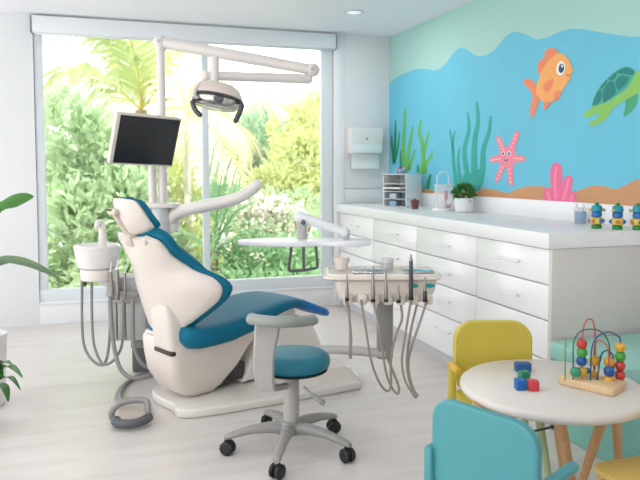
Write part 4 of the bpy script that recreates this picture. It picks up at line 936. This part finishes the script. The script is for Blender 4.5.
bush('golden_shrub', 'yellow green shrub between the column and the window mullion', 'bush', [blob(185, 225, 10.5, 24, 42), blob(172, 190, 10.8, 22, 36), blob(195, 262, 10, 24, 30), blob(160, 155, 12, 20, 30)], 1900, .17, L3, .45)
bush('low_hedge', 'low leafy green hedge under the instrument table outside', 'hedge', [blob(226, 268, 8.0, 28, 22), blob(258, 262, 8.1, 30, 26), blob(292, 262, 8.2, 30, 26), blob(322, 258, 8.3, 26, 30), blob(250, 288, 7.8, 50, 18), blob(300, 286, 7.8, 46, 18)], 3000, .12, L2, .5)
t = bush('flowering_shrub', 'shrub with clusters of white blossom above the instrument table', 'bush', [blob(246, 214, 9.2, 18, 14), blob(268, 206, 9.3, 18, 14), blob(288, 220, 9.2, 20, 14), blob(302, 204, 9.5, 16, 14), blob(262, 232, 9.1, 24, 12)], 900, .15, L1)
Vs = [leaf_mesh(46, G(x, y, 9.0), (.12, .12, .09), .085, .5, .8) for x, y in ((240, 208), (250, 213), (260, 204), (270, 212), (278, 203), (286, 216), (264, 222), (281, 226), (296, 211), (248, 222))]
o_ = 0; FF = []
for V, F in Vs: FF.append(F+o_); o_ += len(V)
fol('blossom', np.concatenate([v for v, f in Vs]), np.concatenate(FF), mat('blossom white', (244, 238, 232), .6, var=.03, transl=.3), t, True)
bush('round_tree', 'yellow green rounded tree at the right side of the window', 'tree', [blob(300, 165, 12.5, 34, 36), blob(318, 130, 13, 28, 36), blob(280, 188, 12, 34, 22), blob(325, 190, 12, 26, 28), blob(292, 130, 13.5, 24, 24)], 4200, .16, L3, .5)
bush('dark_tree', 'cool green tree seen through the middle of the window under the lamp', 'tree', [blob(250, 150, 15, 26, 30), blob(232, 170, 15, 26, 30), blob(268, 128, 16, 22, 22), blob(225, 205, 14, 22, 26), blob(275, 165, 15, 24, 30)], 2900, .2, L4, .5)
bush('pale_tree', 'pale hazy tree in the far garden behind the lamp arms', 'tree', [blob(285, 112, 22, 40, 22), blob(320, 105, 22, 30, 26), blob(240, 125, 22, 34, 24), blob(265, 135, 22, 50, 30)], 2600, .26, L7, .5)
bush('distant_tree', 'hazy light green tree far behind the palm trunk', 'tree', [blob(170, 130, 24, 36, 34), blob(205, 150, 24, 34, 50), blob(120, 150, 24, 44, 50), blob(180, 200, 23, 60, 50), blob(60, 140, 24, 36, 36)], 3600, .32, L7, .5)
def frond(P, mb_rachis, length, n=34, w=.024, sag=.5):
    """a feather leaf along the curve P: leaflets left and right"""
    P = catmull(P, 8); k = len(P); mb_rachis.tube(P, [.02*(1-i/k)+.004 for i in range(k)], 6); pos, quad = [], []
    V, F = [], []
    for i in range(n):
        s = .12+.87*i/n; j = min(int(s*(k-1)), k-2); q = P[j].lerp(P[j+1], s*(k-1)-j); d = (P[j+1]-P[j]).normalized()
        side = d.cross(Vector((0, 0, 1)));  side = side.normalized() if side.length > .1 else Vector((1, 0, 0)); L = length*math.sin(PI*min(.12+s*.86, .98))**.6
        for sg in (-1, 1):
            a = (side*sg*.75+d*.6+Vector((0, 0, RNG.uniform(-.1, .15)))).normalized(); e = q+a*L+Vector((0, 0, -sag*L*RNG.uniform(.5, 1.1))); mid = q+a*L*.5+Vector((0, 0, -sag*L*.12))
            nn = d*w
            b = len(V); V += [tuple(q-nn*.6), tuple(q+nn*.6), tuple(mid+nn), tuple(mid-nn), tuple(e)]; F += [(b, b+1, b+2), (b, b+2, b+3), (b+3, b+2, b+4)]
    return np.array(V), np.array(F)
def palm(name, label, trunk, r, fronds, m, length, M_T, n=36, w=.03, sag=.6):
    base = Vector(trunk[0]); t = thing(name, label, 'palm tree', base)
    T = catmull(trunk, 5); part('trunk', MB().tube(T, [r*(1.15-.35*i/len(T)) for i in range(len(T))], 12), M_T, t, world=True)
    top_ = Vector(trunk[-1])
    for pts, mm in fronds:
        rb = MB(); V, F = frond([top_]+[Vector(p) for p in pts], rb, length, n, w, sag); f = fol('frond', V, F, mm or m, t, True)
        part('rachis', rb, L3, f, world=True) if False else part('frond_stem', MB_shift(rb, t), mat('frond stem', (206, 194, 110), .6, var=.1), f)
    return t
def MB_shift(mb, t): i_ = WM[t.name].inverted(); mb.v = [i_ @ v for v in mb.v]; return mb
A = lambda x, y, D: Vector(G(x, y, D))
tr0 = A(141, 110, 12); tg = Vector((tr0.x, tr0.y+.1, -.15))
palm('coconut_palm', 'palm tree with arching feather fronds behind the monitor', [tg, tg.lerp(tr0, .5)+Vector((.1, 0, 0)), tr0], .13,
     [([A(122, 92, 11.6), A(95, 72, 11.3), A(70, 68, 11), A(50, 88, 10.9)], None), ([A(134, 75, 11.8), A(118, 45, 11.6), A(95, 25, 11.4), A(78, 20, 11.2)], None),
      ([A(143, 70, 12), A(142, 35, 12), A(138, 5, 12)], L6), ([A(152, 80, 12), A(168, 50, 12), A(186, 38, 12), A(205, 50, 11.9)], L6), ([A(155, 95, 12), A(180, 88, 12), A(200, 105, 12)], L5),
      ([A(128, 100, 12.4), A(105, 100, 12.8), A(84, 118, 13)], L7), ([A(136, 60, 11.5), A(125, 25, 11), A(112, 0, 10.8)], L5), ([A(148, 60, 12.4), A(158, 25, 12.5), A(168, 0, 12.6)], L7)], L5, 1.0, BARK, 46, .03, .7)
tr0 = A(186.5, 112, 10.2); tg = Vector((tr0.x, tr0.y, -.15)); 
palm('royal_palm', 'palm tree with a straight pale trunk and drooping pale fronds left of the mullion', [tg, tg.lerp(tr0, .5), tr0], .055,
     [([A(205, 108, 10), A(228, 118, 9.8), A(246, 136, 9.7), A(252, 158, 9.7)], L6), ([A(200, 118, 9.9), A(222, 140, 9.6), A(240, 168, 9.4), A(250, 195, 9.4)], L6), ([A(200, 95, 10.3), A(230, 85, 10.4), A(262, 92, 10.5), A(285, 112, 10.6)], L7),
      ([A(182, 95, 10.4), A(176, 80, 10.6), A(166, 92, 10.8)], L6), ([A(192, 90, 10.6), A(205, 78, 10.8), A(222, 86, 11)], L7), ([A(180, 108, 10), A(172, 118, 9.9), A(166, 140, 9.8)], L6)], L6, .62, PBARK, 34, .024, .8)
cy0 = A(212, 252, 7.9); t = thing('cycad', 'dark green spiky cycad fronds right of the mullion', 'plant', (cy0.x, cy0.y, -.15))
part('trunk', MB().tube([(0, 0, 0), (0, 0, cy0.z+.15)], [.09, .07], 10), BARK, t)
DG = hazed_leaf('cycad', (148, 186, 140), .25, .3)
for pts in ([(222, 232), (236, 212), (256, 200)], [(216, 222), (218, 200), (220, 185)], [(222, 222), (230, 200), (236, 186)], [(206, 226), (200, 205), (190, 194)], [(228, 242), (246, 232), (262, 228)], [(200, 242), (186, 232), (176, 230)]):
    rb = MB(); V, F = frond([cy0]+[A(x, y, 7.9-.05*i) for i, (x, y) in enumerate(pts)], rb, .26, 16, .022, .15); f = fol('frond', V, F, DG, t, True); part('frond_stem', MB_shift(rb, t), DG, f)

# ------------------------------------------------------------------ light, world, camera
sun = bpy.data.lights.new('sun', 'SUN'); sun.energy = 3.5; sun.angle = math.radians(3); sun.color = (1, .95, .86)
so = bpy.data.objects.new('sun', sun); COL.objects.link(so); so.rotation_euler = Vector((.45, .28, -.85)).to_track_quat('-Z', 'Y').to_euler()
w = bpy.data.worlds.new('bright hazy sky'); SC.world = w; w.use_nodes = True; N = w.node_tree.nodes; bg = N['Background']
bg.inputs[0].default_value = (.94, .965, 1.0, 1); bg.inputs[1].default_value = 1.75
cam = bpy.data.cameras.new('camera'); co_ = bpy.data.objects.new('camera', cam); COL.objects.link(co_)
cam.sensor_width = 36; cam.lens = FPX/640*36; cam.shift_y = (PCY-240)/640; cam.clip_start = .05
Mc = Matrix((RGT, UPV, -FWD)).transposed().to_4x4(); Mc.translation = CAM; co_.matrix_world = Mc
cam.dof.use_dof = True; cam.dof.focus_distance = 3.3; cam.dof.aperture_fstop = 3.2
SC.camera = co_
SC.view_settings.view_transform = 'Standard'; SC.view_settings.look = 'None'; SC.view_settings.gamma = 1; SC.view_settings.exposure = .58; SC.view_settings.use_curve_mapping = False
SC.cycles.max_bounces = 10; SC.cycles.transparent_max_bounces = 16; SC.cycles.use_denoising = True
